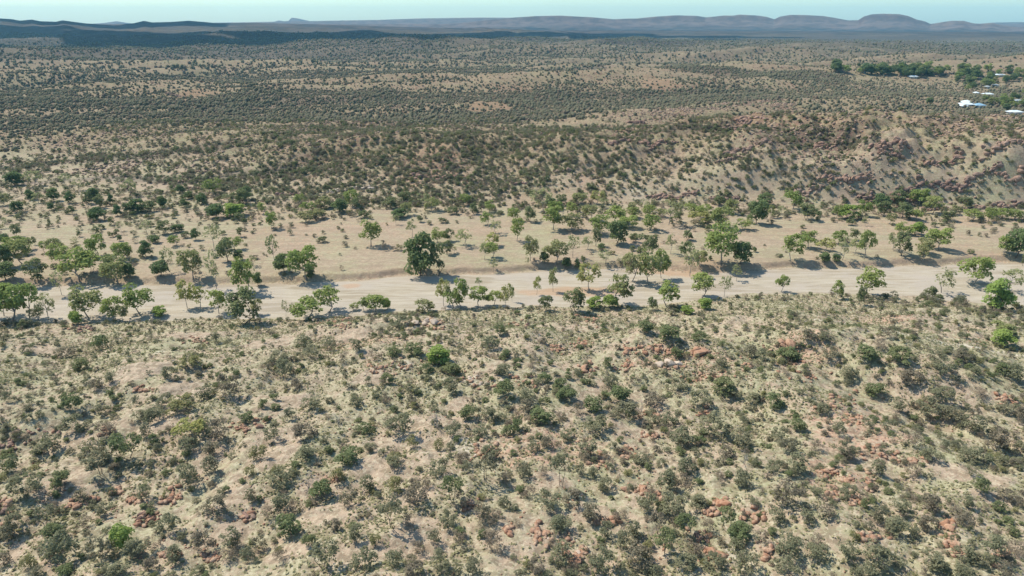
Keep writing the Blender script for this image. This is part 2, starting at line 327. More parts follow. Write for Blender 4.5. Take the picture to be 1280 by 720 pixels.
def tube(pts, r, k=5):
    pts = np.array(pts, float); V = []; Fc = []
    for i, p in enumerate(pts):
        d = pts[min(i+1, len(pts)-1)]-pts[max(i-1, 0)]; d /= np.linalg.norm(d)+1e-9
        a = np.cross(d, [0.3, .9, .2]); a /= np.linalg.norm(a); b = np.cross(d, a)
        for j in range(k):
            t = 2*math.pi*j/k; V.append(p+(a*math.cos(t)+b*math.sin(t))*r[i])
    for i in range(len(pts)-1):
        for j in range(k): Fc.append([i*k+j, i*k+(j+1) % k, (i+1)*k+(j+1) % k, (i+1)*k+j])
    return np.array(V), np.array(Fc)
def join(parts):
    V = []; Fc = []; o = 0
    for v, f in parts: V.append(v); Fc.append(f+o); o += len(v)
    return np.concatenate(V), np.concatenate(Fc)
# crown + trunk prototypes in a unit box: width 1, height 1
def crown(seed, n, leaf, zb, nl, lr, dome=1., holes=.0, up=.35):
    g = np.random.default_rng(seed); C = []; R = []
    for i in range(nl):
        a = g.uniform(0, 2*math.pi) if i else 0; s = (i+.5)/nl*.92+.06 + g.uniform(-.05, .05)      # height within the crown
        z = zb+lr*.55+(1-zb-lr*1.25)*s; prof = math.sqrt(max(1-((s-.42)/.66)**2, .05)); q = (.5-lr*.8)*prof*g.uniform(.35, 1)**.6
        C.append((q*math.cos(a), q*math.sin(a), z)); R.append(lr*g.uniform(.65, 1.15))
    C = np.array(C); R = np.array(R); w = R**2; k = g.choice(nl, n, p=w/w.sum())
    d = g.normal(size=(n, 3)); d /= np.linalg.norm(d, axis=1)[:, None]
    d[:, 2] = np.where(d[:, 2] < -.3, -d[:, 2], d[:, 2])
    rr = g.uniform(.45, 1.08, n)**.6
    c = C[k]+d*(R[k]*rr)[:, None]*np.array([1, 1, .8])
    c += g.normal(size=(n, 3))*.012
    if holes: 
        q = vn(c[:, 0]*9+seed, c[:, 1]*9+c[:, 2]*7); c = c[q > holes]; d = d[q > holes]
    c[:, 2] = np.maximum(c[:, 2], .01)
    nrm = d*.75+g.normal(size=d.shape)*.5+np.array([-.2, .05, up+.15]); 
    return quads(c, nrm, leaf*g.uniform(.55, 1.25, len(c)), g), C
def limbs(seed, C, zb, r0, lean=.06, multi=1):
    g = np.random.default_rng(seed+5); P = []
    for s in range(multi):
        fx, fy = g.normal(size=2)*(lean if multi == 1 else .16); b = np.array([g.normal()*.02*multi, g.normal()*.02*multi, -.03])
        top = np.array([fx, fy, max(zb, .12)+.1]); rr = r0/(multi**.5)
        P.append(tube([b, b*.4+top*.5+g.normal(size=3)*.01, top], [rr, rr*.8, rr*.62]))
        for j in g.permutation(len(C))[:5 if multi == 1 else 3]:
            e = C[j]; m = (top+e)/2+g.normal(size=3)*.03; m[2] -= .02
            P.append(tube([top, m, e], [rr*.55, rr*.36, rr*.12], 4))
    return join(P)
KIND = {  # n, leaf, zb, lobes, lobe radius, dome, holes, trunk r, stems, leaf mat, bark mat
 'g': (1700,.037,.18,18,.19,.9,.34,.022,1,'gum','bark'), 's': (750,.036,.28,14,.16,.6,.38,.018,1,'sparse','bark'),
 'y': (1100,.040,.2,15,.18,.7,.28,.018,1,'yellow','bark'), 'd': (1800,.044,.03,16,.23,.9,.0,.026,1,'dense','darkbark'),
 'o': (1300,.040,.1,15,.19,.8,.3,.022,2,'green','darkbark'), 'v': (1700,.045,.02,14,.22,.9,.0,.026,3,'vivid','darkbark'),
 'm': (1250,.036,.0,15,.2,.75,.33,.014,4,'mulga','darkbark'), 'l': (1200,.036,.0,13,.2,.75,.3,.014,4,'olive','darkbark'),
 'h': (1400,.038,.0,14,.2,.8,.26,.014,4,'green','darkbark'), 'b': (850,.028,.0,14,.2,.7,.3,.014,5,'brown','darkbark'),
 't': (1000,.034,.34,14,.17,.35,.28,.018,2,'mulga','darkbark'), 'u': (1100,.034,.34,14,.17,.35,.2,.018,2,'green','darkbark')}
PROTO = {}
for kk, (n, lf, zb, nl, lr, dm, ho, tr, ms, lm, bm) in KIND.items():
    PROTO[kk] = []
    for v in range(9 if kk in 'gm' else 5):
        sd = ord(kk)*31+v; (V, Fc), C = crown(sd, n, lf, zb, nl, lr, dm, ho)
        TV, TF = limbs(sd, C, zb, tr, multi=ms)
        PROTO[kk].append((mesh_np('crown_'+lm, V, Fc, 4, [M[lm]]), mesh_np('trunk_'+bm, TV, TF, 4, [M[bm]], smooth=True)))
def dead_mesh(seed):
    g = np.random.default_rng(seed); P = []
    def br(p, d, L, r, lev):
        q = p+d*L*.5+g.normal(size=3)*.02*L; e = q+(d+g.normal(size=3)*.15)*L*.5
        P.append(tube([p, q, e], [r, r*.8, r*.55], 4))
        if lev:
            for _ in range(3):
                nd = d*.7+g.normal(size=3)*.55; nd[2] = abs(nd[2])*.8+.12; nd /= np.linalg.norm(nd); br(e if g.random() < .6 else q, nd, L*.68, r*.55, lev-1)
    for s in range(3):
        d = np.array([g.normal()*.45, g.normal()*.45, 1]); br(np.array([0, 0, -.03]), d/np.linalg.norm(d), .36, .016, 3)
    V, Fc = join(P); return mesh_np('dead_branches', V, Fc, 4, [M['dead']])
DEAD = [dead_mesh(s) for s in range(4)]
# rocks
def ico(sub):
    import bmesh
    bm = bmesh.new(); bmesh.ops.create_icosphere(bm, subdivisions=sub, radius=1)
    V = np.array([v.co[:] for v in bm.verts]); Fc = np.array([[v.index for v in f.verts] for f in bm.faces]); bm.free(); return V, Fc
I1, I2, I3 = ico(1), ico(2), ico(3)
def rock_np(seed, base=I3, cuts=30):
    g = np.random.default_rng(seed); V, Fc = base; V = V.copy()
    for _ in range(cuts):
        d = g.normal(size=3); d /= np.linalg.norm(d); h = g.uniform(.45, .74); s = V@d-h; V -= np.where(s > 0, s, 0)[:, None]*d
    V += V*(fbm(V[:, 0]*1+V[:, 2]*.7+seed*3, V[:, 1]+V[:, 2]*.5, .8, 3, seed)[:, None]*.1)
    V *= np.array([1, g.uniform(.6, .9), g.uniform(.45, .75)]); return V, Fc
ROCKS = {k: [mesh_np('boulder_mesh', *rock_np(50+i+j*20), 3, [M[k]]) for i in range(6)] for j, k in enumerate(('rock', 'rockp', 'rockd'))}
# ------------------------------------------------------------------ hand-read positions from the photograph (pixel of the foot, width, height), tile by tile
TREES = [
"270,45,60,60,d 155,40,50,45,d 90,100,60,50,d 355,55,50,55,d 440,60,50,60,o 558,60,35,45,d 498,80,60,60,o 258,90,35,35,d 363,110,35,40,o 490,140,80,60,d 592,120,45,50,d 632,110,40,50,o 560,165,32,38,o 250,180,18,45,o 30,180,30,50,s 85,225,55,60,o 175,265,25,40,o 395,225,30,30,o 480,210,40,35,o 605,195,35,45,s 598,245,22,28,d 380,265,50,35,s 225,305,50,55,g 285,310,80,75,g 25,260,50,45,d 75,310,120,80,g 130,290,80,60,g 30,380,90,110,d 110,360,130,110,g 495,320,100,95,g 300,360,110,90,g 400,440,190,140,g 460,400,90,100,o 540,365,60,50,d 615,340,110,80,g 590,455,150,120,g 185,455,120,110,o 30,440,110,80,d 305,515,70,110,s 60,650,210,170,g 150,640,130,170,g 20,620,120,120,g 245,640,110,120,s 440,630,170,140,g 385,660,70,60,v 195,640,80,60,g 570,640,110,110,g 615,650,60,80,g",
"175,80,50,55,d 280,75,50,35,d 305,35,50,35,d 370,60,50,45,d 40,100,100,55,d 100,100,80,50,o 440,130,90,60,d 530,120,110,60,v 560,140,60,20,o 185,210,80,65,o 100,215,60,70,s 140,255,50,35,d 250,200,60,35,d 340,240,45,55,d 560,225,35,45,o 430,280,90,105,s 235,270,70,50,g 290,230,50,30,o 95,325,65,75,d 5,340,40,60,g 205,400,75,110,s 165,420,85,65,d 325,435,120,140,g 440,485,85,170,s 595,500,140,160,g 500,350,100,110,o 540,290,80,60,g 630,370,50,50,s 555,340,50,45,d 5,430,70,70,d 55,610,150,130,g 165,620,80,45,v 295,580,90,130,y 365,580,100,100,y 455,610,90,110,g 585,660,180,160,o",
"80,185,75,80,g 35,110,50,55,g 265,100,80,50,g 340,80,90,50,g 420,100,90,60,d 250,150,90,35,g 315,135,80,35,g 505,90,60,55,o 535,130,60,35,o 575,270,110,115,g 335,252,50,28,o 95,365,70,135,s 140,400,100,85,d 255,440,150,150,g 275,430,50,45,d 10,470,50,60,d 150,635,40,85,s 185,610,35,50,s 260,630,170,90,g 370,600,150,115,g 5,610,60,70,g 490,590,50,30,g 540,590,60,60,g 600,600,120,75,g 220,60,60,50,g",
"40,80,80,50,o 80,130,80,35,d 60,165,40,45,s 140,225,60,75,s 180,150,40,30,o 290,155,45,22,o 240,95,90,60,g 270,255,80,65,g 325,245,60,55,o 400,270,110,75,s 185,420,150,190,d 270,415,90,150,o 315,310,60,60,o 350,305,40,30,s 530,100,60,50,g 515,165,70,60,g 560,210,80,60,s 545,270,80,60,y 540,330,90,70,g 500,340,60,80,s 545,400,50,60,s 345,110,60,30,o 475,480,40,50,s 15,585,50,50,v 205,600,110,55,g 300,570,80,120,y 385,580,90,130,g 345,580,100,80,g 470,575,110,90,g 550,570,80,70,g 610,580,80,110,y 450,110,50,50,o",
"150,95,130,100,s 345,60,90,50,g 430,60,80,60,y 90,150,70,70,o 205,190,110,110,g 300,190,130,80,g 390,140,90,70,g 25,245,80,105,g 440,210,110,90,g 510,150,120,70,g 600,130,90,50,g 525,260,100,110,d 420,270,50,80,o 90,345,85,110,g 75,370,25,40,s 215,365,120,115,g 165,355,50,50,d 270,380,50,50,d 325,380,35,40,d 305,330,70,105,s 375,290,70,60,s 355,355,30,35,o 465,355,80,60,s 610,250,50,40,o 600,450,110,130,g 125,515,45,85,y 205,500,50,105,g 385,490,130,120,y 530,565,140,140,g 490,575,80,60,v 310,600,120,110,o 170,595,70,70,o 415,580,80,50,v 0,550,25,70,g 590,180,100,50,g 445,290,40,30,d",
"40,120,90,50,g 145,165,120,110,s 185,150,50,50,o 255,110,80,50,g 320,130,100,60,g 50,190,110,70,g 290,165,120,40,y 400,180,120,100,g 460,110,90,70,g 580,160,90,110,d 520,190,90,50,g 150,310,60,90,s 240,240,60,45,o 30,330,110,110,o 230,330,80,75,o 405,355,190,170,g 500,360,100,105,d 570,300,25,25,d 350,340,20,20,d 250,420,90,120,s 300,370,80,70,g 40,460,130,150,g 105,430,90,130,g 310,530,130,110,g 420,525,65,95,s 480,445,60,70,s 135,575,130,110,g 60,590,60,60,o 320,585,70,50,v 240,610,70,35,v",
"120,90,100,90,g 190,140,90,75,o 10,130,40,60,g 345,130,60,55,g 400,135,90,65,v 470,120,80,70,g 575,120,80,70,o 610,160,60,50,g 485,170,35,45,s 115,340,110,115,g 200,280,85,75,g 290,300,100,60,y 350,260,70,65,g 370,340,80,110,s 425,240,60,55,o 430,310,80,70,s 485,330,85,130,g 625,290,70,80,s 280,350,60,45,d 340,350,40,35,d 65,500,65,80,g 340,535,65,85,g 500,520,150,125,g 460,570,40,90,o 410,165,50,30,o",
"30,315,100,110,o 30,130,100,70,o 90,140,80,50,g 180,110,110,80,g 380,145,90,55,g 460,150,70,65,g 520,135,80,50,g 590,140,90,50,g 260,145,80,50,o 100,215,90,60,v 30,210,80,50,g 215,290,130,100,g 140,310,100,70,g 130,350,70,80,g 540,310,100,80,g 600,330,120,130,d 635,370,30,60,o 385,465,160,130,g 230,505,120,110,s 165,535,70,60,o 495,590,140,140,v 565,500,120,110,s 520,715,110,50,g"]
SHR_A = [
"140,165,80,50,m 240,200,60,50,h 340,190,110,70,m 410,250,100,70,h 510,150,110,90,h 620,100,60,50,m 680,120,60,50,h 730,80,50,40,m 790,60,60,50,h 850,70,50,50,m 950,50,80,40,h 1080,110,70,60,m 985,180,80,50,b 945,120,50,40,l 170,240,50,60,h 45,320,60,60,m 165,290,60,50,m 640,210,60,60,m 730,280,60,60,b 850,290,80,90,m 980,290,60,60,m 565,310,70,60,m 490,350,80,70,m 630,360,80,45,m 790,340,60,60,b 1090,240,60,60,b 1040,280,30,50,l 1150,380,130,120,m 1020,390,100,70,m 960,240,140,60,l 55,410,70,70,m 155,420,60,70,m 340,350,60,40,m 360,450,110,90,h 410,390,80,50,b 515,480,90,70,m 565,420,60,50,m 690,430,60,80,m 780,500,130,80,m 700,500,80,60,m 910,460,160,90,l 830,430,80,80,m 1240,510,80,60,h 960,580,180,80,y 1100,600,130,120,m 510,580,150,80,b 600,560,70,50,b 370,560,120,90,m 250,650,150,90,m 480,700,160,110,m 650,700,180,130,u 740,580,80,100,m 930,690,60,60,h 1070,680,100,80,m 950,640,120,50,m",
"720,40,120,60,m 1215,70,70,60,h 1170,140,110,70,m 710,125,80,40,l 690,180,90,50,h 790,175,120,50,h 915,215,130,90,v 90,160,80,40,h 110,210,90,60,m 230,140,100,70,m 370,150,80,70,m 310,90,60,50,b 500,150,80,60,m 445,210,70,60,b 600,200,80,70,b 150,280,110,100,m 280,190,90,70,m 205,350,90,60,m 440,340,50,70,m 660,320,80,60,h 790,330,80,50,m 860,270,80,60,h 970,360,100,80,m 1240,270,100,60,m 1240,380,110,90,h 980,270,120,60,h 280,450,130,70,m 130,420,70,50,m 500,430,80,60,m 525,465,60,40,l 650,430,70,60,b 700,440,60,50,b 780,420,60,60,m 830,420,60,50,b 410,520,70,90,x 170,490,70,60,m 85,600,100,110,m 250,590,140,80,m 430,540,70,50,m 545,570,80,60,h 470,580,60,50,h 620,575,60,50,m 720,570,160,110,m 660,530,80,60,b 900,540,70,110,x 990,580,90,90,m 1065,490,100,70,h 1160,500,100,70,m 1130,580,100,60,m 1255,580,70,80,h 780,640,80,70,l 680,640,60,50,l 915,650,70,60,l 340,610,60,40,h 20,700,100,80,l 255,700,130,60,m 460,710,140,70,h 690,710,90,50,l 165,660,50,50,l 1035,710,90,50,b 1170,700,110,70,m",
"230,120,60,50,m 165,190,80,50,m 20,120,60,50,m 660,60,100,60,h 790,100,140,70,h 720,110,90,40,m 930,100,90,50,h 580,50,60,40,m 820,190,80,60,h 910,220,80,50,m 1040,240,70,60,m 1250,200,80,60,m 1180,180,100,60,m 20,270,50,60,h 165,310,90,50,h 240,350,100,60,h 265,400,130,60,h 480,240,70,60,h 380,200,80,50,b 330,290,60,70,m 490,340,110,80,m 530,400,130,50,h 400,450,120,70,h 80,400,110,60,m 60,460,110,60,m 150,510,140,70,h 25,560,80,70,h 330,470,100,60,b 560,490,150,90,m 710,430,130,70,m 830,350,100,60,m 940,430,140,80,m 1065,360,140,70,h 1110,390,90,50,m 780,530,130,70,m 1200,410,90,50,m 420,550,140,60,m 270,600,100,50,m 180,640,90,60,m 360,600,60,70,x 110,660,70,60,m 380,680,110,80,m 1010,570,170,100,m 840,650,170,110,m 1140,640,160,100,m 1060,690,110,60,m 700,530,90,60,m 650,460,60,90,x",
"90,200,130,60,h 200,100,100,60,m 290,100,90,50,m 605,90,80,60,b 690,130,70,50,m 790,80,80,50,b 1170,120,120,80,v 500,200,140,80,h 565,150,100,60,b 660,210,130,80,h 830,220,110,90,m 960,210,120,70,m 310,190,110,50,m 400,290,120,70,m 250,290,80,50,b 480,310,70,40,b 590,230,70,40,m 720,320,130,80,m 880,280,110,90,m 1020,290,80,60,m 1220,310,110,100,m 1180,270,100,60,h 540,380,130,50,h 650,350,60,40,h 160,380,80,50,m 430,415,60,40,m 370,440,70,40,b 30,440,110,80,h 110,420,70,50,m 280,470,90,60,m 640,460,90,80,m 870,400,130,80,m 800,470,140,90,m 920,500,150,80,m 1020,550,130,90,m 1180,460,90,60,m 1250,500,80,80,m 1060,390,80,60,b 500,500,60,40,h 590,550,60,80,m 350,570,80,70,m 140,550,100,60,h 55,600,100,70,m 100,660,120,80,m 235,660,90,60,b 380,680,110,70,m 720,620,110,80,b 920,670,70,50,m 1130,640,130,110,m 480,550,80,50,m 1000,700,120,60,m 820,700,110,50,m 1250,660,80,60,m"]
SHR_B = [
"310,190,110,80,h 140,230,160,120,m 50,120,110,100,h 410,260,80,60,m 500,130,140,100,t 730,250,80,110,m 950,180,130,110,m 1050,130,120,90,m 1250,140,70,60,l 1250,260,80,80,m 1070,310,140,70,m 80,400,110,90,m 60,460,110,80,m 230,380,120,90,t 260,450,110,70,h 430,400,90,80,b 520,330,80,70,m 560,240,60,80,m 620,490,140,130,w 310,560,180,150,m 500,560,150,120,m 690,550,140,90,m 770,500,90,70,b 145,610,100,90,l 25,590,90,80,m 330,640,110,50,h 600,640,130,60,m 840,410,120,80,m 970,400,80,50,b 1095,430,60,60,b 1030,510,130,120,m 1150,500,140,100,m 870,570,110,80,m 760,600,90,60,m 190,640,90,50,m 1240,560,90,80,m 1130,560,110,60,b",
"110,190,130,80,m 30,190,60,50,m 265,200,90,110,x 330,245,140,90,h 410,170,90,80,l 550,220,110,110,m 470,290,110,100,m 690,100,100,60,m 690,230,110,80,l 130,320,120,100,m 200,320,90,70,b 170,440,150,110,h 390,410,80,70,m 505,450,100,130,m 265,490,80,70,h 120,560,90,70,b 340,600,160,110,t 680,400,160,130,t 690,404,60,45,v 760,390,90,60,b 600,480,70,60,l 800,280,150,90,m 840,200,110,60,b 920,140,120,80,m 1040,80,90,60,b 1150,170,140,110,t 980,270,130,110,u 1240,180,90,80,b 1030,290,110,60,b 1020,480,110,70,b 815,530,90,70,b 700,590,110,80,m 540,600,150,90,m 800,640,130,70,m 920,600,110,90,m 890,480,90,70,m 960,390,110,70,m 1130,350,110,70,m 1200,510,140,90,b 1240,300,80,70,m 1100,630,120,90,m 980,640,110,80,m 1170,230,70,50,b 20,510,90,90,m 60,350,80,70,b",
"50,150,100,100,m 150,140,70,90,b 240,190,120,150,t 340,130,70,100,m 370,50,90,50,m 295,290,110,100,m 90,250,110,60,b 180,290,140,70,m 410,150,70,60,m 470,210,100,70,m 480,80,80,60,b 640,70,110,50,m 760,210,120,100,m 880,120,130,80,m 860,190,120,60,b 1160,80,90,80,x 1160,200,120,90,m 920,300,120,60,m 400,350,140,80,m 800,320,170,90,m 680,310,120,80,m 540,370,100,60,b 600,440,110,110,m 570,500,120,90,m 470,440,100,70,m 250,420,150,70,m 730,430,100,90,t 860,440,130,90,u 970,430,100,70,b 1060,400,110,90,u 1130,470,130,90,h 760,540,140,110,u 250,560,150,80,m 300,470,80,50,m 120,620,110,60,m 450,620,150,110,m 620,600,160,110,m 860,600,120,70,m 700,640,120,60,m 1000,600,130,70,m 1170,620,140,110,m 90,570,80,50,b 1240,470,90,80,b 890,520,130,60,b 1120,520,100,60,m",
"380,50,110,60,m 240,20,100,40,m 130,120,150,90,m 100,290,170,130,m 30,120,90,60,m 440,140,80,50,b 400,240,90,60,m 530,130,110,80,m 720,140,100,70,b 865,190,70,50,m 800,310,120,90,m 1000,290,80,60,m 1010,130,70,80,m 1060,220,100,90,h 1050,70,140,70,m 1170,80,90,50,m 1180,260,110,60,m 1260,290,90,80,m 1270,180,50,50,m 270,330,130,90,b 190,370,90,60,m 660,330,120,80,m 540,360,110,80,m 920,340,100,70,b 980,400,100,80,m 800,410,110,80,m 650,440,140,90,m 590,420,80,60,b 340,410,80,50,m 40,370,90,70,m 740,450,80,60,m 1120,460,80,70,b 1170,380,80,50,m 230,490,90,70,b 100,530,140,100,m 250,550,130,70,m 390,560,130,90,m 520,580,170,100,m 640,590,100,60,m 820,590,160,80,m 870,620,90,50,m 970,560,120,80,m 1120,560,160,110,m 1240,540,110,100,b 90,640,150,90,m 1180,640,110,80,m 980,640,130,60,m 480,640,130,50,m 440,460,80,50,m"]
def parse(tiles, ox, oy):
    L = []
    for i, t in enumerate(tiles):
        for w in t.split():
            a = w.split(','); L.append((ox*i+float(a[0])/4, oy+float(a[1])/4, float(a[2])/4, float(a[3])/4, a[4]))
    return L
trees = parse(TREES, 160, 240); shrubs = parse(SHR_A, 320, 400)+parse(SHR_B, 320, 560)
g = np.random.default_rng(8)      # the looser belts of small trees along the foot of the hills
for _ in range(56):
    if _ < 36: px = g.uniform(430, 1260); py = 262+g.normal()*7+(4 if px > 640 else -4)
    else: px = g.uniform(0, 320); py = g.uniform(226, 262)
    if min((px-t[0])**2+(2*(py-t[1]))**2 for t in trees) < 90: continue
    w_ = g.uniform(11, 24); trees.append((px, py, w_, w_*g.uniform(.65, .9), str(g.choice(list('gggods')))))
# boulder clusters: x, y, spread x, spread y, count, size in photo pixels, rock
CL = [(478,462,14,8,12,6,'rock'),(500,458,16,7,8,5,'rockp'),(606,480,10,6,5,8,'rockp'),(590,474,12,6,6,6,'rockp'),(732,462,8,6,4,12,'rock'),(660,475,12,6,6,6,'rock'),(726,430,9,5,6,7,'rock'),(696,437,6,4,4,6,'rock'),(784,438,10,5,6,9,'rock'),(812,438,9,5,6,9,'rock'),(835,439,8,4,5,9,'rock'),(872,441,12,4,3,20,'rock'),(842,456,10,4,4,14,'rockp'),(780,457,10,6,7,7,'rock'),(870,475,20,9,12,7,'rock'),(930,455,10,8,7,6,'rock'),(900,470,14,8,8,5,'rock'),(813,546,8,4,4,10,'rock'),(815,520,14,5,6,6,'rock'),(885,520,12,5,5,8,'rock'),(785,565,8,7,6,7,'rock'),(750,575,8,8,6,6,'rock'),(902,632,9,6,3,17,'rock'),(888,640,6,5,3,8,'rock'),(892,692,10,6,4,14,'rock'),(875,672,12,5,5,8,'rockd'),(672,668,9,7,5,10,'rock'),(718,701,5,3,2,12,'rock'),(730,690,8,5,3,8,'rockp'),(700,680,12,7,5,7,'rockp'),(758,652,10,5,6,7,'rock'),(802,612,12,5,4,12,'rock'),(815,620,8,4,4,6,'rock'),(984,431,12,3,3,16,'rock'),(992,436,16,4,5,7,'rock'),(985,455,14,8,9,5,'rock'),(1010,470,12,6,6,5,'rock'),(1065,525,10,6,8,8,'rock'),(1050,500,14,8,7,6,'rock'),(1100,565,18,8,10,7,'rock'),(1140,575,14,6,6,7,'rock'),(1038,592,8,4,5,8,'rock'),(1088,605,5,10,9,6,'rock'),(1040,618,8,5,4,7,'rock'),(1070,628,8,3,4,8,'rock'),(1186,656,8,5,4,13,'rock'),(1190,678,7,6,5,6,'rock'),(1195,690,8,8,4,6,'rock'),(1260,500,10,5,4,7,'rock'),(1085,672,12,5,6,5,'rock'),(1060,600,5,2,2,9,'rock'),(30,545,34,7,12,8,'rockd'),(10,560,14,8,8,9,'rockd'),(4,636,10,10,7,11,'rockd'),(182,648,12,6,6,9,'rockd'),(188,650,4,3,2,9,'rock'),(95,632,8,3,3,9,'rock'),(118,624,6,2,2,8,'rock'),(167,625,7,4,4,7,'rock'),(215,622,10,8,8,6,'rock'),(148,614,5,3,3,6,'rock'),(302,534,6,5,4,10,'rock'),(135,539,6,4,4,7,'rockd'),(312,645,8,4,4,9,'rockd'),(265,698,8,4,3,9,'rock'),(210,693,8,4,4,8,'rockd'),(178,487,10,3,4,6,'rock'),(245,425,10,3,4,5,'rockd'),(105,410,12,5,6,7,'rockd'),(430,405,10,6,7,8,'rock'),(400,402,10,5,5,6,'rockp'),(525,403,12,7,5,12,'rockp'),(545,406,10,5,5,7,'rock'),(325,530,8,5,4,8,'rockd'),(612,565,8,6,5,6,'rockd'),(600,565,12,7,6,6,'rockp'),(1250,695,8,6,4,8,'rock'),(960,690,8,8,4,8,'rock'),(945,645,10,6,5,8,'rock'),(415,600,8,4,4,6,'rockd'),(590,632,8,4,4,7,'rock'),(635,665,5,4,3,8,'rock'),(650,405,10,4,6,5,'rockd'),(740,400,14,4,6,5,'rock')]
boul = []
g = np.random.default_rng(77)
for cx, cy, sx, sy, n, s, k in CL:
    for i in range(n):
        boul.append((cx+g.normal()*sx*.6, min(cy+g.normal()*sy*.6, 716), s*g.uniform(.55, 1.2) if i else s*1.25, k))
boul.sort(key=lambda b: -b[2]); extra_b = boul[300:]; boul = boul[:300]
# ------------------------------------------------------------------ labels that single things out
NUM = ['', 'first', 'second', 'third', 'fourth', 'fifth', 'sixth', 'seventh', 'eighth', 'ninth', 'tenth', 'eleventh', 'twelfth']
CNT = ['', 'one', 'two', 'three', 'four', 'five', 'six', 'seven', 'eight', 'nine', 'ten', 'eleven', 'twelve']
LMF = [(549,447,'vivid green bush'),(902,630,'biggest orange boulder'),(892,690,'dark red slab'),(872,440,'long pink rock slab'),(984,431,'flat red ledge'),(606,480,'rounded tan boulders'),(478,462,'heap of round red boulders'),(345,563,'largest bare sand patch'),(205,522,'small bare sand patch'),(90,600,'lower left bare patch'),(20,550,'left edge dark outcrop'),(155,672,'dark green bush'),(240,540,'yellow green bush'),(492,652,'small lime green plant'),(410,640,'lower central bare patch'),(520,675,'bottom central bare patch'),(1150,420,'pale dirt track'),(1088,605,'stack of red boulders'),(1186,656,'lone split boulder'),(1195,592,'bare right hand slope'),(1190,500,'dark shrubby gully'),(1068,525,'jagged red boulders'),(732,462,'twin red boulders'),(813,546,'small red boulder pair'),(672,668,'dark red boulder heap'),(700,520,'central olive thicket'),(750,580,'scattered small red boulders'),(430,405,'boulders at river edge'),(95,440,'left grassy slope'),(300,460,'shrubby upper left slope'),(1010,660,'lower right thicket'),(1262,430,'bright green bush clump'),(410,515,'bare dead tree'),(600,560,'whitish stony patch'),(40,690,'bottom left corner'),(1240,700,'bottom right corner'),(182,648,'pair of dark boulders'),(815,690,'bottom flat topped tree'),(660,430,'crest above the river'),(1010,540,'stony mid right slope')]
LMR = [(530,330,'biggest dark rounded tree'),(900,325,'wide forked gum'),(1210,350,'gum leaning over sand'),(1085,365,'bright gum beside sand'),(305,360,'gum on left bank'),(385,345,'gum with long shadow'),(95,345,'dense left grove'),(20,395,'left edge thicket'),(172,385,'bright rounded gum'),(245,380,'yellowish gum trio'),(465,300,'pale gum on flat'),(690,330,'dark gum on bank'),(735,360,'yellowish sandbank gum'),(770,375,'dark gum on sand edge'),(815,350,'midstream gum group'),(835,380,'gum below river bend'),(590,385,'bright bankside row'),(420,385,'near bank boulders'),(1005,320,'right bank gum row'),(1160,315,'right grove'),(1270,315,'right edge clump'),(1245,380,'bright leaning gum'),(1040,260,'foot of red cliffs'),(1240,270,'right end of cliffs'),(860,270,'central tree belt'),(700,275,'rocky slope foot'),(400,262,'green strip on flat'),(290,265,'rounded green bush'),(60,255,'open left grassland'),(150,260,'left scattered woodland'),(230,300,'small trees on flat'),(620,290,'line of trees on flat'),(970,270,'creek mouth trees')]
LMT = [(1217,133,'biggest white house'),(1142,97,'lone white house'),(1235,120,'low white house'),(1270,143,'right edge house'),(1249,97,'long roofed house'),(1060,88,'tree belt end'),(1105,92,'tree belt middle'),(1205,93,'hidden houses'),(1270,128,'bright green trees')]
def labels(items, marks):
    """items: (px, py, description) -> unique labels"""
    key = []
    for px, py, d in items:
        j = min(range(len(marks)), key=lambda k: (marks[k][0]-px)**2+(1.6*(marks[k][1]-py))**2); mx, my, nm = marks[j]
        dx, dy = px-mx, (py-my)*1.6
        rel = ('beside' if math.hypot(dx, dy) < 13 else ('right of' if dx > 0 else 'left of') if abs(dx) > abs(dy) else ('in front of' if dy > 0 else 'behind'))
        key.append(f'{d} {rel} the {nm}')
    grp = {}
    for i, k in enumerate(key): grp.setdefault(k, []).append(i)
    for k, L in grp.items():
        if len(L) == 1: continue
        L.sort(key=lambda i: items[i][0]); n = len(L)
        for q, i in enumerate(L):
            key[i] = k.replace(' of the the', ' the')+', '+('leftmost' if q == 0 else 'rightmost' if q == n-1 else NUM[q+1]+' from left' if q+1 < 13 else f'number {q+1} from left')+(f' of {CNT[n]}' if n < 13 else f' of {n}')
    return key
def thing(name, x, y, z, rz, sc, label, cat, group=None):
    o = bpy.data.objects.new(name, None); COL.objects.link(o); o.empty_display_size = .5
    o.location = (x, y, z); o.rotation_euler = (0, 0, rz); o.scale = sc; o['label'] = label; o['category'] = cat
    if group: o['group'] = group
    return o
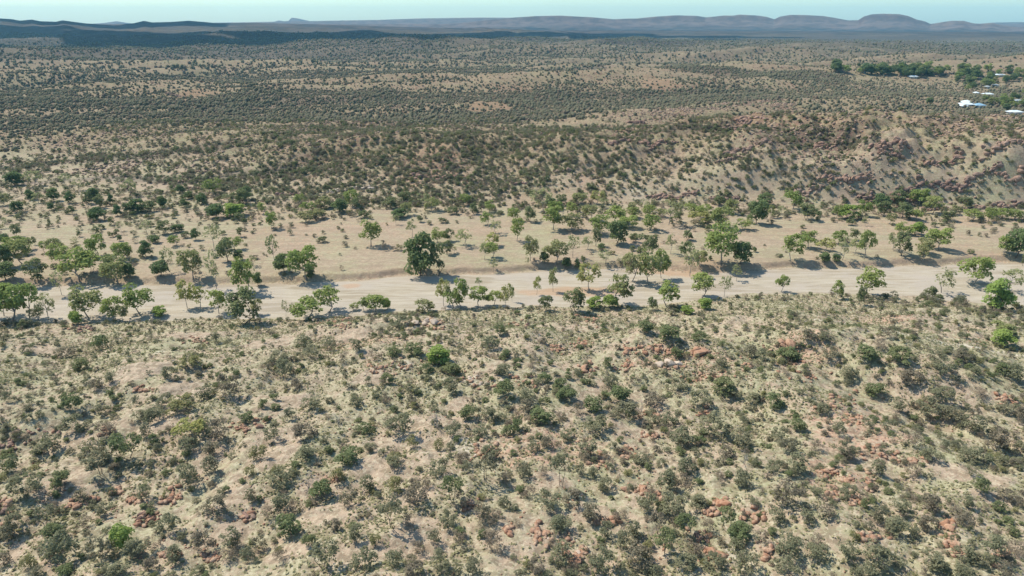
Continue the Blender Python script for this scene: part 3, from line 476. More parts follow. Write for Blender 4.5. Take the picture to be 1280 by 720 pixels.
# ------------------------------------------------------------------ ground sheet
def build_ground():
    a1 = np.radians(np.linspace(-43, 43, 800)); a0 = np.radians(np.linspace(-180, -43, 70)[:-1]); a2 = np.radians(np.linspace(43, 180, 70)[1:-1])
    az = np.concatenate([a0, a1, a2]); na = len(az)
    r = np.concatenate([np.geomspace(1, 62, 40)[:-1], np.geomspace(62, 130, 150)[:-1], np.geomspace(130, 480, 430)[:-1], np.geomspace(480, 13600, 460)])
    nr = len(r); A, R = np.meshgrid(az, r); X = R*np.sin(A); Y = R*np.cos(A)
    Z = H(X.ravel(), Y.ravel()).reshape(X.shape)
    x, y, z = X.ravel(), Y.ravel(), Z.ravel()
    V = np.stack([x, y, z], 1)
    i = np.arange(nr-1)[:, None]*na; j = np.arange(na)[None, :]; jn = (j+1) % na
    Fc = np.stack([i+j, i+jn, i+na+jn, i+na+j], -1).reshape(-1, 4)
    dn = np.interp(x, nbx, nby)-y; df = y-np.interp(x, fbx, fby); e = y-np.interp(x, hfx, hfy)
    gr, ga = np.gradient(Z, axis=0), np.gradient(Z, axis=1); dR = np.gradient(R, axis=0); dA = np.gradient(A, axis=1)*R
    slope = np.hypot(gr/dR, ga/np.maximum(dA, 1e-3)).ravel()
    rr = np.hypot(x, y); nearf = rr < 3500
    def part(fn, *a):
        m = np.zeros(len(x)); m[nearf] = fn(x[nearf], y[nearf], *a); return m
    at = {}
    at['bare'] = part(emask, BARE)*.95
    at['pink'] = part(emask, PINK); at['orange'] = part(emask, ORNG)
    pm = np.zeros(len(x)); pm = emask(x, y, PALE, .3); at['pale'] = pm*(.6)
    at['track'] = part(lmask, TRACK)
    # eroded orange lip of the banks
    lip = np.exp(-((df-2.6-2.2*fbm(x, y, 14, 4, 40))/2.6)**2)*(fbm(x, y, 25, 3, 400)*.6+.85)
    at['orange'] = np.maximum(at['orange'], np.clip(lip, 0, 1)*.9)
    ro = sm((slope-.42)/.35)*sm((fbm(x, y, 30, 4, 410)+.25)/.4)*(rr < 2500)
    at['rock'] = ro*.35
    at['hillstone'] = sm(e/60)*(rr < 2500)*np.clip(.45+1.1*fbm(x, y, 38, 4, 640), 0, 1)
    at['cover'] = sm((rr-1300)/1500)*.9
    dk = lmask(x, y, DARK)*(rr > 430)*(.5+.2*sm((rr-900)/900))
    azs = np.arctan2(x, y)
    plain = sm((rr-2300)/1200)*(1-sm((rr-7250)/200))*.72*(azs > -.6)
    cl = np.clip(1-np.hypot((x+1100)/1500, (y-2300)/900), 0, 1)   # cloud shade on the left, painted as dark ground
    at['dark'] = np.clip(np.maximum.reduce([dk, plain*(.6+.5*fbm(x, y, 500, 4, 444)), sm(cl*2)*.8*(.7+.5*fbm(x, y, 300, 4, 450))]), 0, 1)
    at['cliff'] = sm((slope-.36)/.2)*(rr > 6500)*.9
    at['hills'] = sm(e/80)*.9
    at['mesa'] = sm((rr-6900)/400)
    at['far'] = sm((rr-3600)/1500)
    at['flat'] = 1.*(df > 2)*(1-sm(e/40))
    at['stony'] = sm((dn-5)/15)
    # flat beyond the river is smoother and paler
    at['bare'] = np.clip(at['bare']+.25*(df > 2)*(e < 0)*sm(fbm(x, y, 40, 4, 460)+.6), 0, 1)
    inr = ((dn < -.2+2.5*fbm(x, y, 18, 3, 41)) & (df < .6+2.2*fbm(x, y, 14, 4, 40))); fr = inr[Fc].all(1); fh = (rr[Fc] > 4300).all(1)
    def sub(mask, name, mat, **props):
        f = Fc[mask]; u, inv = np.unique(f, return_inverse=True); me = mesh_np(name, V[u], inv.reshape(-1, 4), 4, [M[mat]], {k: v[u] for k, v in at.items()}, smooth=True)
        o = ob(name, me, **props); return o
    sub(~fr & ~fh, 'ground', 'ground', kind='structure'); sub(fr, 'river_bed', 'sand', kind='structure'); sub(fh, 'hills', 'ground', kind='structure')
build_ground()
# ------------------------------------------------------------------ trees along the river
KN = {'g': ('gum_tree','green gum tree'), 's': ('gum_tree','thin grey-green gum'), 'y': ('gum_tree','yellowish gum tree'), 'd': ('bushy_tree','dense dark tree'), 'o': ('acacia_tree','grey-green acacia tree'), 'v': ('bushy_tree','bright green bushy tree'),
      'm': ('mulga_shrub','grey-green shrub'), 'l': ('mulga_shrub','olive shrub'), 'h': ('mulga_shrub','dark green shrub'), 'b': ('mulga_shrub','brown twiggy shrub'), 't': ('mulga_tree','open grey-green small tree'), 'u': ('mulga_tree','dark green small tree')}
def place(items, marks, group_of, sizes, cat_of):
    P = hit([i[0] for i in items], [i[1] for i in items])
    order = sorted(i[2] for i in items); lo, hi = order[len(order)//3], order[2*len(order)//3]
    desc = []
    for px, py, w, h, k in items:
        sz = sizes[0] if w < lo else sizes[2] if w > hi else sizes[1]
        desc.append((px, py, (sz+' ' if sz else '')+KN[k][1]))
    lab = labels(desc, marks); out = []
    for i, (px, py, w, h, k) in enumerate(items):
        x, y, t = P[0][i], P[1][i], P[2][i]; dep = math.atan2(CAMZ, math.hypot(x, y))
        wm = w*t/F; hm = max(h*t/F/math.cos(dep)*1.05, wm*.6)
        if marks is LMR: wm *= 1.1; hm *= 1.08
        if k in 'mlhbvy' and marks is LMF: hm = min(max(hm*.85, wm*.55), wm*.95)
        pr = random.choice(PROTO[k])
        root = thing(KN[k][0], x, y, float(H(x, y))-.05, random.uniform(0, 6.28), (wm*random.uniform(.92, 1.08), wm*random.uniform(.92, 1.08), hm), lab[i], cat_of(k), group_of(k))
        c = ob('crown', pr[0], root); s = ob('trunk', pr[1], root); out.append((root, c, x, y, max(w, h)))
    return out
T1 = place(trees, LMR, lambda k: {'g': 'gum trees along the dry river', 's': 'thin gums along the dry river', 'y': 'gum trees along the dry river', 'd': 'dark trees of the river flat', 'v': 'bright bushy trees by the river', 'o': 'acacias of the river flat'}[k], ('small', '', 'large'), lambda k: 'tree')
# vivid and dark green bushes, shrubs, dead trees on the near hill
dead = [s for s in shrubs if s[4] == 'x']
shr = [(a, b, w, h, {'w': 'v'}.get(k, k)) for a, b, w, h, k in shrubs if k != 'x']
shr.sort(key=lambda s: -s[2]*s[3]); ind = [s for s in shr if s[4] in 'tu']+[s for s in shr if s[4] not in 'tu'][:300]
rest = [s for s in shr if s[4] not in 'tu'][300:]
KN['v'] = ('green_bush', 'vivid green bush'); KN['y'] = ('green_bush', 'yellow green bush')
T2 = place(ind, LMF, lambda k: {'m': 'grey-green shrubs of the near hill', 'l': 'olive shrubs of the near hill', 'h': 'dark green shrubs of the near hill', 'b': 'brown twiggy shrubs of the near hill', 't': 'small trees of the near hill', 'u': 'small trees of the near hill', 'v': 'bright bushes of the near hill', 'y': 'bright bushes of the near hill'}[k], ('small', 'medium', 'large'), lambda k: 'small tree' if k in 'tu' else 'bush' if k in 'vy' else 'shrub')
lb = labels([(a, b, 'leafless dead tree with pale bare branches') for a, b, w, h, k in dead], LMF); P = hit([s[0] for s in dead], [s[1] for s in dead])
for i, s in enumerate(dead):
    hm = s[3]*P[2][i]/F*1.1
    o = ob('dead_tree', DEAD[i % 4], None, label=lb[i], category='dead tree', group='dead trees on the near hill'); o.location = (P[0][i], P[1][i], float(H(P[0][i], P[1][i]))); o.scale = (hm,)*3; o.rotation_euler = (0, 0, i*1.3)
# boulders
P = hit([b[0] for b in boul], [b[1] for b in boul])
BN = {'rock': 'red boulder', 'rockp': 'tan boulder', 'rockd': 'brown boulder'}
ss = sorted(b[2] for b in boul)
lb = labels([(b[0], b[1], ('small ' if b[2] < ss[100] else 'big ' if b[2] > ss[200] else 'medium ')+BN[b[3]]) for b in boul], LMF)
for i, b in enumerate(boul):
    x, y, t = P[0][i], P[1][i], P[2][i]; w = b[2]*t/F*.74
    o = ob('boulder', random.choice(ROCKS[b[3]]), None, label=lb[i], category='boulder', group='boulders on the near hill')
    o.location = (x, y, float(H(x, y))+w*.12); o.scale = (w, w, w*random.uniform(.8, 1.1)); o.rotation_euler = (random.uniform(-.25, .25), random.uniform(-.25, .25), random.uniform(0, 6.28))
# rock outcrops across the river: x, y, half width px, half height px, blocks, rock, label
OC = [(1112,246,36,7,46,'rockd','long broken red cliff above the right river trees'),(1150,240,18,7,24,'rockd','red cliff segment left of the shadowed hollow'),(1192,232,22,10,34,'rockd','dark purple crag over the shadowed hollow'),(1232,224,20,9,28,'rockd','tallest purple crag near the right edge'),(1262,218,14,8,18,'rock','red crag touching the right edge'),(1220,262,20,6,18,'rockd','low dark outcrop below the purple crag'),(1262,258,18,6,16,'rockd','low outcrop above bushes at right edge'),(1170,262,16,5,14,'rockd','small dark outcrop behind cliff foot trees'),(1180,205,26,9,22,'rock','scattered red blocks high on the right hill'),(1255,190,24,8,22,'rock','orange rock cap on the right hill top'),(1115,178,24,6,18,'rock','red rock band left of the right hill'),(1112,195,14,4,10,'rock','small red rock knob under the rock band'),(940,148,20,4,18,'rock','smooth orange rock ridge in the central distance'),(915,163,22,5,18,'rockd','dark broken rocks below the orange ridge'),(936,186,26,6,26,'rockd','dark boulder field on the central right slope'),(910,200,14,4,12,'rockd','small dark outcrop beneath the boulder field'),(822,180,24,4,18,'rock','red and pink rocks at middle of the slope'),(778,178,14,4,12,'rockd','dark rock knot left of the red rocks'),(795,154,10,2.5,8,'rockd','tiny black outcrop on the central hill'),(704,216,9,6,9,'rockd','squat purple crag on the central slope'),(652,230,12,4,9,'rockd','slanting dark outcrop low on the central slope'),(905,248,18,4,14,'rockd','dark rocks just above the central tree belt'),(840,246,30,4,18,'rock','low red rocks along the slope foot'),(360,244,14,3,12,'rockd','dark rocks behind the green strip of trees'),(545,222,40,5,22,'rock','scattered reddish rocks on the mid left slope'),(243,236,12,3,9,'rockd','small dark outcrop left of the river flat'),(440,238,30,4,18,'rockp','pale rocks along the foot of the left slope'),(1010,240,18,6,18,'rock','red boulders left of the long cliff'),(1060,222,30,8,20,'rock','tumbled red blocks above the river flat'),(1020,185,30,6,18,'rock','thin line of red rocks across the upper slope'),(220,119,12,1.5,8,'rock','faint red outcrop in the left distance')]
g = np.random.default_rng(5)
for cx, cy, sx, sy, n, k, lab in OC:
    x0, y0, t0 = [float(v[0]) for v in hit([cx], [cy])]; parts = []; u1 = t0/F; bx = x0-sx*u1; by = y0+sy*.25*u1; pts = []
    while bx < x0+sx*u1:
        q = g.uniform(1.4, 5.4)*u1*min(1.1, .4+sy/9); pts.append((bx, by, q)); bx += q*.95; by += g.normal()*q*.5+(y0-by)*.15
        for _ in range(g.integers(1, 4)):
            aa = g.uniform(0, 6.28); pts.append((bx-q*.6+math.cos(aa)*q*.9, by+math.sin(aa)*q*1.2, q*g.uniform(.5, .9)))
    for i, (ax, ay, q) in enumerate(pts):
        v, f = rock_np(900+i*7+int(cx), I2, 22); a = g.normal()*.5; v = v*np.array([q*1.5, q*.85, q*1.55]); v = np.stack([v[:,0]*math.cos(a)-v[:,1]*math.sin(a), v[:,0]*math.sin(a)+v[:,1]*math.cos(a), v[:,2]], 1)
        parts.append((v+np.array([ax-x0, ay-y0, float(H(ax, ay))+q*.2]), f))
    V, Fc = join(parts); o = ob('rock_outcrop', mesh_np('outcrop', V, Fc, 3, [M['outcrop' if k == 'rock' else k]]), None, label=lab, category='rock outcrop', group='rock outcrops beyond the river'); o.location = (x0, y0, 0)
# ------------------------------------------------------------------ the settlement
def box(x0, x1, y0, y1, z0, z1):
    V = np.array([[x, y, z] for z in (z0, z1) for y in (y0, y1) for x in (x0, x1)], float)
    return V, np.array([[0,2,3,1],[4,5,7,6],[0,1,5,4],[2,6,7,3],[0,4,6,2],[1,3,7,5]])
def hip(x0, x1, y0, y1, z0, h, ov=.7):
    x0 -= ov; x1 += ov; y0 -= ov; y1 += ov; ym = (y0+y1)/2; q = min((y1-y0)/2, (x1-x0)/2.2)
    V = np.array([[x0,y0,z0],[x1,y0,z0],[x1,y1,z0],[x0,y1,z0],[x0+q,ym,z0+h],[x1-q,ym,z0+h],[x0,y0,z0-.2],[x1,y0,z0-.2],[x1,y1,z0-.2],[x0,y1,z0-.2]], float)
    return V, np.array([[0,1,5,4],[1,2,5,5],[2,3,4,5],[3,0,4,4],[6,7,1,0],[7,8,2,1],[8,9,3,2],[9,6,0,3],[9,8,7,6]])
def hipmesh(name, mat, *a):
    V, Fc = hip(*a); me = bpy.data.meshes.new(name); me.from_pydata([tuple(v) for v in V], [], [tuple(dict.fromkeys(f)) for f in Fc.tolist()]); me.materials.append(M[mat]); return me
def house(px, py, w, roof, label, wings=None, hh=3.):
    x, y, t = [float(v[0]) for v in hit([px], [py])]; W = w*t/F*.8
    r = thing('house', x, y, float(H(x, y))-.2, random.uniform(-.15, .15), (1, 1, 1), label, 'house', 'houses of the distant settlement')
    wings = wings or [(-W/2, W/2, 0, min(max(6, W*.5), 11), hh, roof)]
    for x0, x1, y0, y1, z, rf in wings:
        ob('wall', mesh_np('wall', *box(x0, x1, y0, y1, 0, z), 4, [M['wall']]), r)
        ob('roof', hipmesh('roof', rf, x0, x1, y0, y1, z+.01, (y1-y0)*.22, 1.), r)
        nwin = max(1, int((x1-x0)/4.5))
        for i in range(nwin):
            c = x0+(i+.5)*(x1-x0)/nwin
            if i == nwin//2: ob('door', mesh_np('door', *box(c-.5, c+.5, y0-.08, y0+.02, .1, 2.2), 4, [M['groof']]), r)
            else: ob('window', mesh_np('window', *box(c-.9, c+.9, y0-.08, y0+.02, 1, 2.1), 4, [M['glass']]), r)
u = float(hit([1217], [134])[2][0])/F*.82
house(1217,135,38,'wroof','large house with white and blue roofs, biggest in the settlement',[(-19*u,-11*u,-2,6,2.4,'wroof'),(-14*u,5*u,6.2,15,3.2,'wroof'),(-3*u,8*u,15.3,24,4.6,'wroof'),(5.3*u,18*u,2,11,2.8,'broof')])
for a in [(1175.5,92.5,8,'groof','small grey roofed house at right end of the tree belt'),(1205.5,93.5,5,'groof','tiny grey roofed house among the dark tree clump'),(1239,97.6,9,'groof','grey roofed house left of the long roofed house'),(1250,96,14,'wroof','long low white roofed house in the right trees'),(1246,109,6,'groof','small grey roofed cottage in front of the long roofed house'),(1235,111,4,'groof','tiny grey roofed shed left of the small cottage'),(1221,119,4,'wroof','tiny white roofed shed left of the low white house'),(1235.5,120.5,13,'wroof','low white roofed house just behind the biggest house'),(1274,129,9,'groof','grey roofed house near right edge above green trees'),(1259,135,6,'groof','small grey roofed shed right of the biggest house'),(1270,144,18,'wroof','white roofed house at the right edge, nearest to the river'),(1142,98,12,'wroof','lone white roofed house below the middle of the tree belt'),(1081,92,4,'wroof','tiny white roofed house at left of the tree belt'),(1103,93.5,5,'groof','tiny grey roofed house in middle of the tree belt')]: house(*a)
tt = []; g = np.random.default_rng(21)
def scat(n, x0, x1, f0, f1, w, ks):
    for _ in range(n):
        px = g.uniform(x0, x1); s = (px-x0)/(x1-x0); py = g.uniform(f0[0]+(f0[1]-f0[0])*s, f1[0]+(f1[1]-f1[0])*s); ww = w*g.uniform(.7, 1.3); tt.append((px, py, ww, ww*.85, str(g.choice(list(ks)))))
scat(56,1043,1182,(86,90),(92,98),11,'ddg'); scat(34,1196,1240,(88,88),(104,112),10,'ddg'); scat(22,1240,1300,(88,92),(104,106),9,'ddg'); scat(30,1228,1300,(120,116),(136,140),8,'ggd'); scat(6,1200,1228,(104,112),(112,118),7,'dg'); tt += [(1161,130,9,8,'d'),(1073,84,5,5,'d')]
KN['g'] = ('shade_tree', 'green shade tree'); KN['d'] = ('shade_tree', 'dark shade tree'); KN['o'] = ('shade_tree', 'grey shade tree')
tt = [t_ for t_ in tt if not any(abs(t_[0]-a) < b*.6+2 and -1 < t_[1]-c < 5 for a, b, c in ((1217,38,135),(1235.5,13,120.5),(1142,12,98),(1270,18,144),(1250,14,96)))]
T3 = place(tt, LMT, lambda k: 'shade trees of the distant settlement', ('small', 'medium', 'large'), lambda k: 'tree')
# ------------------------------------------------------------------ scrub nobody could count
occ = np.array([(a[2], a[3]) for a in T1+T2])
cell = {}
for (x, y) in occ: cell.setdefault((int(x//6), int(y//6)), []).append((x, y))
def density(x, y):
    """share of ground under shrubs"""
    dn = np.interp(x, nbx, nby)-y; df = y-np.interp(x, fbx, fby); e = y-np.interp(x, hfx, hfy); r = np.hypot(x, y)
    n = fbm(x, y, 45, 4, 500)
    near = (dn > 2)*np.clip(.52+.55*n, .05, 1)*(1-.93*emask(x, y, BARE))
    near = np.maximum(near, (dn > 1.5)*(1-sm((dn-7)/6))*np.clip(.6+.9*n, 0, 1))
    near = np.maximum(near, (dn > 0)*lmask(x, y, GULLY)*.95)*(1-lmask(x, y, TRACK))
    fl = (df > 3)*(e < 0)*np.clip(.03+.1*n+.22*sm((e+45)/45)*(x > -200)+.25*sm((-x-60)/80)*sm((y-300)/60), 0, 1)
    hl = (e >= 0)*np.clip(.64+.18*(x < 40)+.14*(x < 100)*(r > 560)+.42*fbm(x, y, 110, 4, 510)+.25*fbm(x, y, 500, 3, 515), .2, 1)*(1-.85*emask(x, y, ORNG))
    hl = hl*np.clip(1-1.4*strata(x, y)-1.5*broad(x, y)*(r > 600), .15, 1.9)
    hl = np.maximum(hl*.8, (e >= 0)*lmask(x, y, DARK))
    hl = hl*(1-.75*sm((r-2900)/900))
    return np.where(df > 0, fl+hl, near)
def sample(n, r0, r1, azl=41):
    g = np.random.default_rng(int(r0)); r = np.sqrt(g.uniform(r0*r0, r1*r1, n)); a = np.radians(g.uniform(-azl, azl, n)); x = r*np.sin(a); y = r*np.cos(a)
    k = g.uniform(0, 1, n) < density(x, y)
    ed = sm((r-590+90*fbm(x, y, 50, 3, 808))/120); k &= g.uniform(0, 1, n) < (1-ed if r1 < 800 else ed); return x[k], y[k], g
def freeof(x, y, rr=1.6):
    keep = np.ones(len(x), bool)
    for i in range(len(x)):
        cx, cy = int(x[i]//6), int(y[i]//6)
        for u_ in (-1, 0, 1):
            for v_ in (-1, 0, 1):
                for (a, b) in cell.get((cx+u_, cy+v_), ()):
                    if (a-x[i])**2+(b-y[i])**2 < rr*rr: keep[i] = False
    return keep
# near and middle distance: geometry-node instances of the crowns built above
def srcs(kinds, n):
    L = []
    for k in kinds:
        lm = KIND[k][9]; L += [c for (_, c, *_r) in T2+T1 if c.data in [p[0] for p in PROTO[k]]][:n]
    seen = []; 
    for c in L:
        if c.data not in [q.data for q in seen]: seen.append(c)
    return seen
def gn_scatter(name, x, y, sw, sh, rot, idx, sources, label):
    n = len(x); V = np.stack([x, y, H(x, y)-.05], 1); me = bpy.data.meshes.new(name); me.vertices.add(n); me.vertices.foreach_set('co', V.astype(np.float32).ravel())
    for nm, a in (('sw', sw), ('sh', sh), ('rz', rot)):
        at = me.attributes.new(nm, 'FLOAT', 'POINT'); at.data.foreach_set('value', a.astype(np.float32))
    at = me.attributes.new('pick', 'INT', 'POINT'); at.data.foreach_set('value', idx.astype(np.int32)); me.update()
    o = ob(name, me, None, kind='stuff', label=label, category='scrub')
    ng = bpy.data.node_groups.new(name, 'GeometryNodeTree'); ng.interface.new_socket('Geometry', in_out='INPUT', socket_type='NodeSocketGeometry'); ng.interface.new_socket('Geometry', in_out='OUTPUT', socket_type='NodeSocketGeometry')
    gi = ng.nodes.new('NodeGroupInput'); go = ng.nodes.new('NodeGroupOutput'); iop = ng.nodes.new('GeometryNodeInstanceOnPoints'); j = ng.nodes.new('GeometryNodeJoinGeometry')
    for s in reversed(sources):
        oi = ng.nodes.new('GeometryNodeObjectInfo'); oi.inputs['Object'].default_value = s; oi.inputs['As Instance'].default_value = True; oi.transform_space = 'ORIGINAL'
        ng.links.new(oi.outputs['Geometry'], j.inputs[0])
    def na(nm, t='FLOAT'):
        a = ng.nodes.new('GeometryNodeInputNamedAttribute'); a.data_type = t; a.inputs[0].default_value = nm; return [s for s in a.outputs if s.enabled and s.name == 'Attribute'][0]
    cs = ng.nodes.new('ShaderNodeCombineXYZ'); w = na('sw'); ng.links.new(w, cs.inputs[0]); ng.links.new(w, cs.inputs[1]); ng.links.new(na('sh'), cs.inputs[2])
    cr = ng.nodes.new('ShaderNodeCombineXYZ'); ng.links.new(na('rz'), cr.inputs[2])
    ng.links.new(gi.outputs[0], iop.inputs['Points']); ng.links.new(j.outputs[0], iop.inputs['Instance']); iop.inputs['Pick Instance'].default_value = True
    ng.links.new(na('pick', 'INT'), iop.inputs['Instance Index']); ng.links.new(cr.outputs[0], iop.inputs['Rotation']); ng.links.new(cs.outputs[0], iop.inputs['Scale']); ng.links.new(iop.outputs[0], go.inputs[0])
    md = o.modifiers.new('scatter', 'NODES'); md.node_group = ng; return o
S = srcs('mhbl', 40); NS = len(S)
pk = [i for i, s in enumerate(S) for _ in range({'mulga_leaves': 3, 'green_leaves': 2, 'brown_twigs': 2, 'olive_leaves': 1}[s.data.materials[0].name])]
def do_scatter(name, n, r0, r1, w0, w1, label):
    x, y, g = sample(n, r0, r1, 60 if r0 < 100 else 48); k = freeof(x, y); x, y = x[k], y[k]; m = len(x)
    w = g.uniform(w0, w1, m)*(.75+.5*vn(x/9, y/9, 3)); print(name, m)
    gn_scatter(name, x, y, w, w*g.uniform(.5, .85, m), g.uniform(0, 6.28, m), np.array(pk)[g.integers(0, len(pk), m)], S, label)
do_scatter('low_scrub', 13800, 55, 262, .7, 2.3, 'low shrubs between the larger ones on the near hill')
do_scatter('hill_scrub', 92000, 262, 740, 1.5, 3.6, 'grey-green mulga scrub over the flat and first hills beyond the river')
# far scrub merged as low domes
def far_scrub(name, n, r0, r1, w0, w1, label, ns=6):
    x, y, g = sample(n, r0, r1); m = len(x); print(name, m)
    w = (w0*.8+(w1*1.15-w0*.8)*g.uniform(0, 1, m)**1.7)*(1+.3*fbm(x, y, 60, 2, 5)); h = w*g.uniform(.7, 1.15, m); z = H(x, y)-.3
    th = g.uniform(0, 6.28, m)[:, None]+np.arange(ns)[None]*2*math.pi/ns
    def ring(f, hz): 
        rr = (w*.5*f)[:, None]*g.uniform(.7, 1.3, (m, ns)); return np.stack([x[:, None]+rr*np.cos(th), y[:, None]+rr*np.sin(th), (z+h*hz)[:, None]+g.uniform(-.15, .15, (m, ns))*h[:, None]], -1)
    A = ring(.8, 0.05); B = ring(1., .55); C = np.stack([x, y, z+h], -1)[:, None, :]
    V = np.concatenate([A, B, C], 1).reshape(-1, 3); k = 2*ns+1; b = np.arange(m)[:, None, None]*k; i = np.arange(ns); j = (i+1) % ns
    f = np.concatenate([np.stack([i, j, ns+j], -1), np.stack([i, ns+j, ns+i], -1), np.stack([ns+i, ns+j, np.full(ns, 2*ns)], -1)], 0)
    Fc = (b+f[None]).reshape(-1, 3); t = np.repeat(g.uniform(0, 1, m), 3*ns)
    ob(name, mesh_np(name, V, Fc, 3, [M['scrub']], None, {'tint': t}), None, kind='stuff', label=label, category='scrub')
far_scrub('distant_scrub', 200000, 500, 1350, 1.5, 3.2, 'dense mulga scrub speckling the rolling hills')
far_scrub('farthest_scrub', 200000, 1350, 3800, 2.5, 5.5, 'scrub on the farthest plains and ranges', 4)
# tussock grass and loose stones
def tussocks():
    g = np.random.default_rng(3); n = 225000; r = np.sqrt(g.uniform(55**2, 270**2, n)); a = np.radians(g.uniform(-56, 56, n)); x = r*np.sin(a); y = r*np.cos(a)
    dn = np.interp(x, nbx, nby)-y; p = (dn > 1)*(1-.92*emask(x, y, BARE))*np.clip(.42+.9*fbm(x, y, 14, 3, 600), .04, 1); k = g.uniform(0, 1, n) < p; x, y = x[k], y[k]; m = len(x); q = 3
    print('tussocks', m); s = g.uniform(.13, .34, m)
    c = np.stack([x, y, H(x, y)+s*.35], 1); c = np.repeat(c, q, 0)+g.normal(size=(m*q, 3))*np.repeat(s, q)[:, None]*.45
    nrm = g.normal(size=(m*q, 3)); nrm = nrm*.5; nrm[:, 2] = abs(nrm[:, 2])*.6+.8; V, Fc = quads(c, nrm, np.repeat(s, q)*.9, g)
    ob('tussock_grass', mesh_np('tussock_grass', V, Fc, 4, [M['tuss']], None, {'tint': np.repeat(g.uniform(0, 1, m), q)}), None, kind='stuff', label='straw coloured grass tussocks over the stony near hill', category='grass')
tussocks()
def stones():
    g = np.random.default_rng(4); n = 21000; r = np.sqrt(g.uniform(55**2, 270**2, n)); a = np.radians(g.uniform(-56, 56, n)); x = r*np.sin(a); y = r*np.cos(a)
    dn = np.interp(x, nbx, nby)-y; p = (dn > 2)*np.clip(1.6*fbm(x, y, 26, 4, 700)-.05+.5*emask(x, y, PINK), 0, 1); k = g.uniform(0, 1, n) < p; x, y = x[k], y[k]; s = g.uniform(.14, .5, len(x))**1.3
    cs = [(cx, cy, sx_, sy_) for cx, cy, sx_, sy_, nn, s_, kk in CL for _ in range(24)]
    hx, hy, ht = hit([c[0]+g.normal()*c[2]*.8 for c in cs], [min(c[1]+g.normal()*c[3]*.8, 718) for c in cs]); x = np.append(x, hx); y = np.append(y, hy); s = np.append(s, g.uniform(.2, .95, len(cs))**1.4)
    if extra_b:
        hx, hy, ht = hit([b[0] for b in extra_b], [b[1] for b in extra_b]); x = np.append(x, hx); y = np.append(y, hy); s = np.append(s, [b[2]*.5 for b in extra_b]*ht/F)
    m = len(x); print('stones', m); base = [rock_np(i, I1, 4)[0] for i in range(8)]; B = np.array(base)[g.integers(0, 8, m)]; t = g.uniform(0, 6.28, m)[:, None]
    X = B[..., 0]*np.cos(t)-B[..., 1]*np.sin(t); Y = B[..., 0]*np.sin(t)+B[..., 1]*np.cos(t); V = np.stack([X, Y, B[..., 2]], -1)*s[:, None, None]+np.stack([x, y, H(x, y)+s*.15], 1)[:, None, :]
    Fc = (np.arange(m)[:, None, None]*len(base[0])+I1[1][None]).reshape(-1, 3); ob('loose_stones', mesh_np('loose_stones', V.reshape(-1, 3), Fc, 3, [M['stones']]), None, kind='stuff', label='loose reddish stones strewn over the near hill', category='stones')
stones()
def hill_rocks():
    g = np.random.default_rng(14); n = 90000; r = np.sqrt(g.uniform(340**2, 800**2, n)); a = np.radians(g.uniform(-41, 41, n)); x = r*np.sin(a); y = r*np.cos(a)
    e = y-np.interp(x, hfx, hfy); p = (e > -4)*np.clip(1.1*fbm(x, y, 38, 4, 640)+1.2*strata(x, y)-.05, 0, .8); k = g.uniform(0, 1, n) < p; x, y = x[k], y[k]; s = g.uniform(.35, 1.5, len(x))**1.3
    m = len(x); print('hill rocks', m); base = [rock_np(i+30, I1, 5)[0] for i in range(8)]; B = np.array(base)[g.integers(0, 8, m)]; t = g.uniform(0, 6.28, m)[:, None]
    X = B[..., 0]*np.cos(t)-B[..., 1]*np.sin(t); Y = B[..., 0]*np.sin(t)+B[..., 1]*np.cos(t); V = np.stack([X, Y, B[..., 2]], -1)*s[:, None, None]+np.stack([x, y, H(x, y)+s*.15], 1)[:, None, :]
    Fc = (np.arange(m)[:, None, None]*len(base[0])+I1[1][None]).reshape(-1, 3); ob('hillside_stones', mesh_np('hillside_stones', V.reshape(-1, 3), Fc, 3, [M['hillstones']]), None, kind='stuff', label='red-brown stones strewn over the hills beyond the river', category='stones')
hill_rocks()
# ------------------------------------------------------------------ air
def haze():
    V, Fc = box(-14000, 14000, -14000, 14000, -14, 330); o = ob('haze', mesh_np('haze', V, Fc, 4, []), None, kind='stuff', label='pale blue haze over the whole plain', category='haze')
    m, nt, out = newmat('air_haze'); v = N(nt, 'ShaderNodeVolumePrincipled'); v.inputs['Color'].default_value = (.32,.76,1,1); v.inputs['Density'].default_value = HAZE; v.inputs['Anisotropy'].default_value = .1
    nt.links.new(v.outputs[0], out.inputs['Volume']); o.data.materials.append(m)
HAZE = 5.2e-5
haze()
# ------------------------------------------------------------------ clouds high over the left, whose shadows darken the far country
def cloud(sx, sy, cx, cy, alt, seed, n):
    g = np.random.default_rng(seed); parts = []; off = alt/math.tan(rad(54)); ux, uy = -.888*off, .459*off
    for i in range(n):
        a = g.uniform(0, 6.28); q = math.sqrt(g.uniform(0, 1)); px, py = sx*q*math.cos(a), sy*q*math.sin(a); r_ = (.17-.08*q)*min(sx, sy)*g.uniform(.6, 1.7)
        v, f = I3; v = v*(1+.22*fbm(v[:, 0]*2+i*5, v[:, 1]*2+v[:, 2]*2, 1, 3, seed)[:, None]); v = v*np.array([r_*1.5, r_*1.1, r_*.55]); v[:, 2] = np.maximum(v[:, 2], -.12*r_); parts.append((v+np.array([px, py, g.uniform(0, 40)]), f))
    V, Fc = join(parts); o = ob('cloud', mesh_np('cloud', V, Fc, 3, [M['cloud']], smooth=True), None, kind='structure'); o.location = (cx+ux, cy+uy, alt)
M['cloud'] = simple('cloud_white', (.8,.8,.8), (.85,.85,.85), .002, 1, .0)
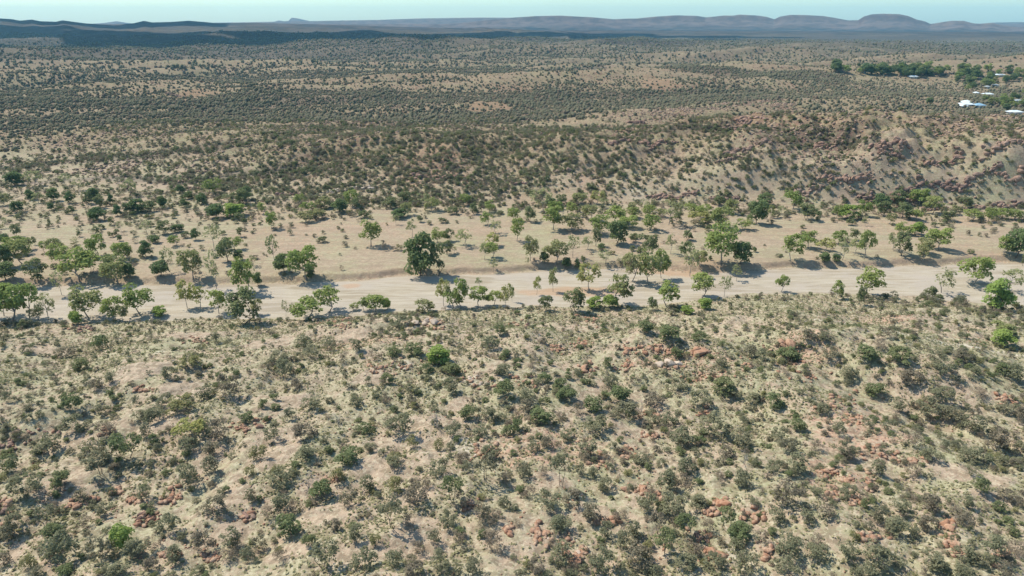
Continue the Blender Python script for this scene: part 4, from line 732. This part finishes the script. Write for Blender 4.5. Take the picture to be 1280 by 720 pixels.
cloud(1800, 1500, -2250, 3250, 1500, 31, 62)
cloud(900, 900, -650, 3100, 1500, 32, 34)
cloud(900, 800, 450, 3700, 1500, 33, 30)
# ------------------------------------------------------------------ light
SUN_EL = rad(54); SUN_AZ = math.atan2(-.87, .45)      # bearing of the sun measured from +Y towards +X
sd = (math.sin(SUN_AZ)*math.cos(SUN_EL), math.cos(SUN_AZ)*math.cos(SUN_EL), math.sin(SUN_EL))
L = bpy.data.lights.new('sun', 'SUN'); L.energy = 5; L.angle = rad(.53); L.color = (1, .95, .85); lo = bpy.data.objects.new('sun', L); COL.objects.link(lo)
from mathutils import Vector
lo.rotation_euler = Vector(sd).to_track_quat('Z', 'Y').to_euler()
w = bpy.data.worlds.new('World'); SC.world = w; w.use_nodes = True; nt = w.node_tree; bg = nt.nodes['Background']
sky = nt.nodes.new('ShaderNodeTexSky'); sky.sky_type = 'NISHITA'; sky.sun_disc = False; sky.sun_elevation = SUN_EL; sky.sun_rotation = SUN_AZ; sky.air_density = 1.; sky.dust_density = .6; sky.ozone_density = 1.2; sky.altitude = 100
tint = mix(nt, 1., sky.outputs[0], (.83,1.04,1.08), 'MULTIPLY'); nt.links.new(tint, bg.inputs[0]); bg.inputs[1].default_value = .15
cam = bpy.data.cameras.new('camera'); co = bpy.data.objects.new('camera', cam); COL.objects.link(co); SC.camera = co
co.location = (0, 0, CAMZ); co.rotation_euler = (math.pi/2-PITCH, 0, 0); cam.sensor_width = 36; cam.lens = F/1280*36; cam.clip_start = .5; cam.clip_end = 60000
SC.render.engine = 'CYCLES'; SC.cycles.max_bounces = 4; SC.cycles.diffuse_bounces = 3; SC.cycles.transmission_bounces = 1; SC.cycles.volume_bounces = 0; SC.cycles.transparent_max_bounces = 4; SC.cycles.caustics_reflective = False; SC.cycles.caustics_refractive = False
SC.view_settings.view_transform = 'Standard'; SC.view_settings.look = 'None'; SC.view_settings.gamma = 1; SC.view_settings.exposure = .3; SC.view_settings.use_curve_mapping = False
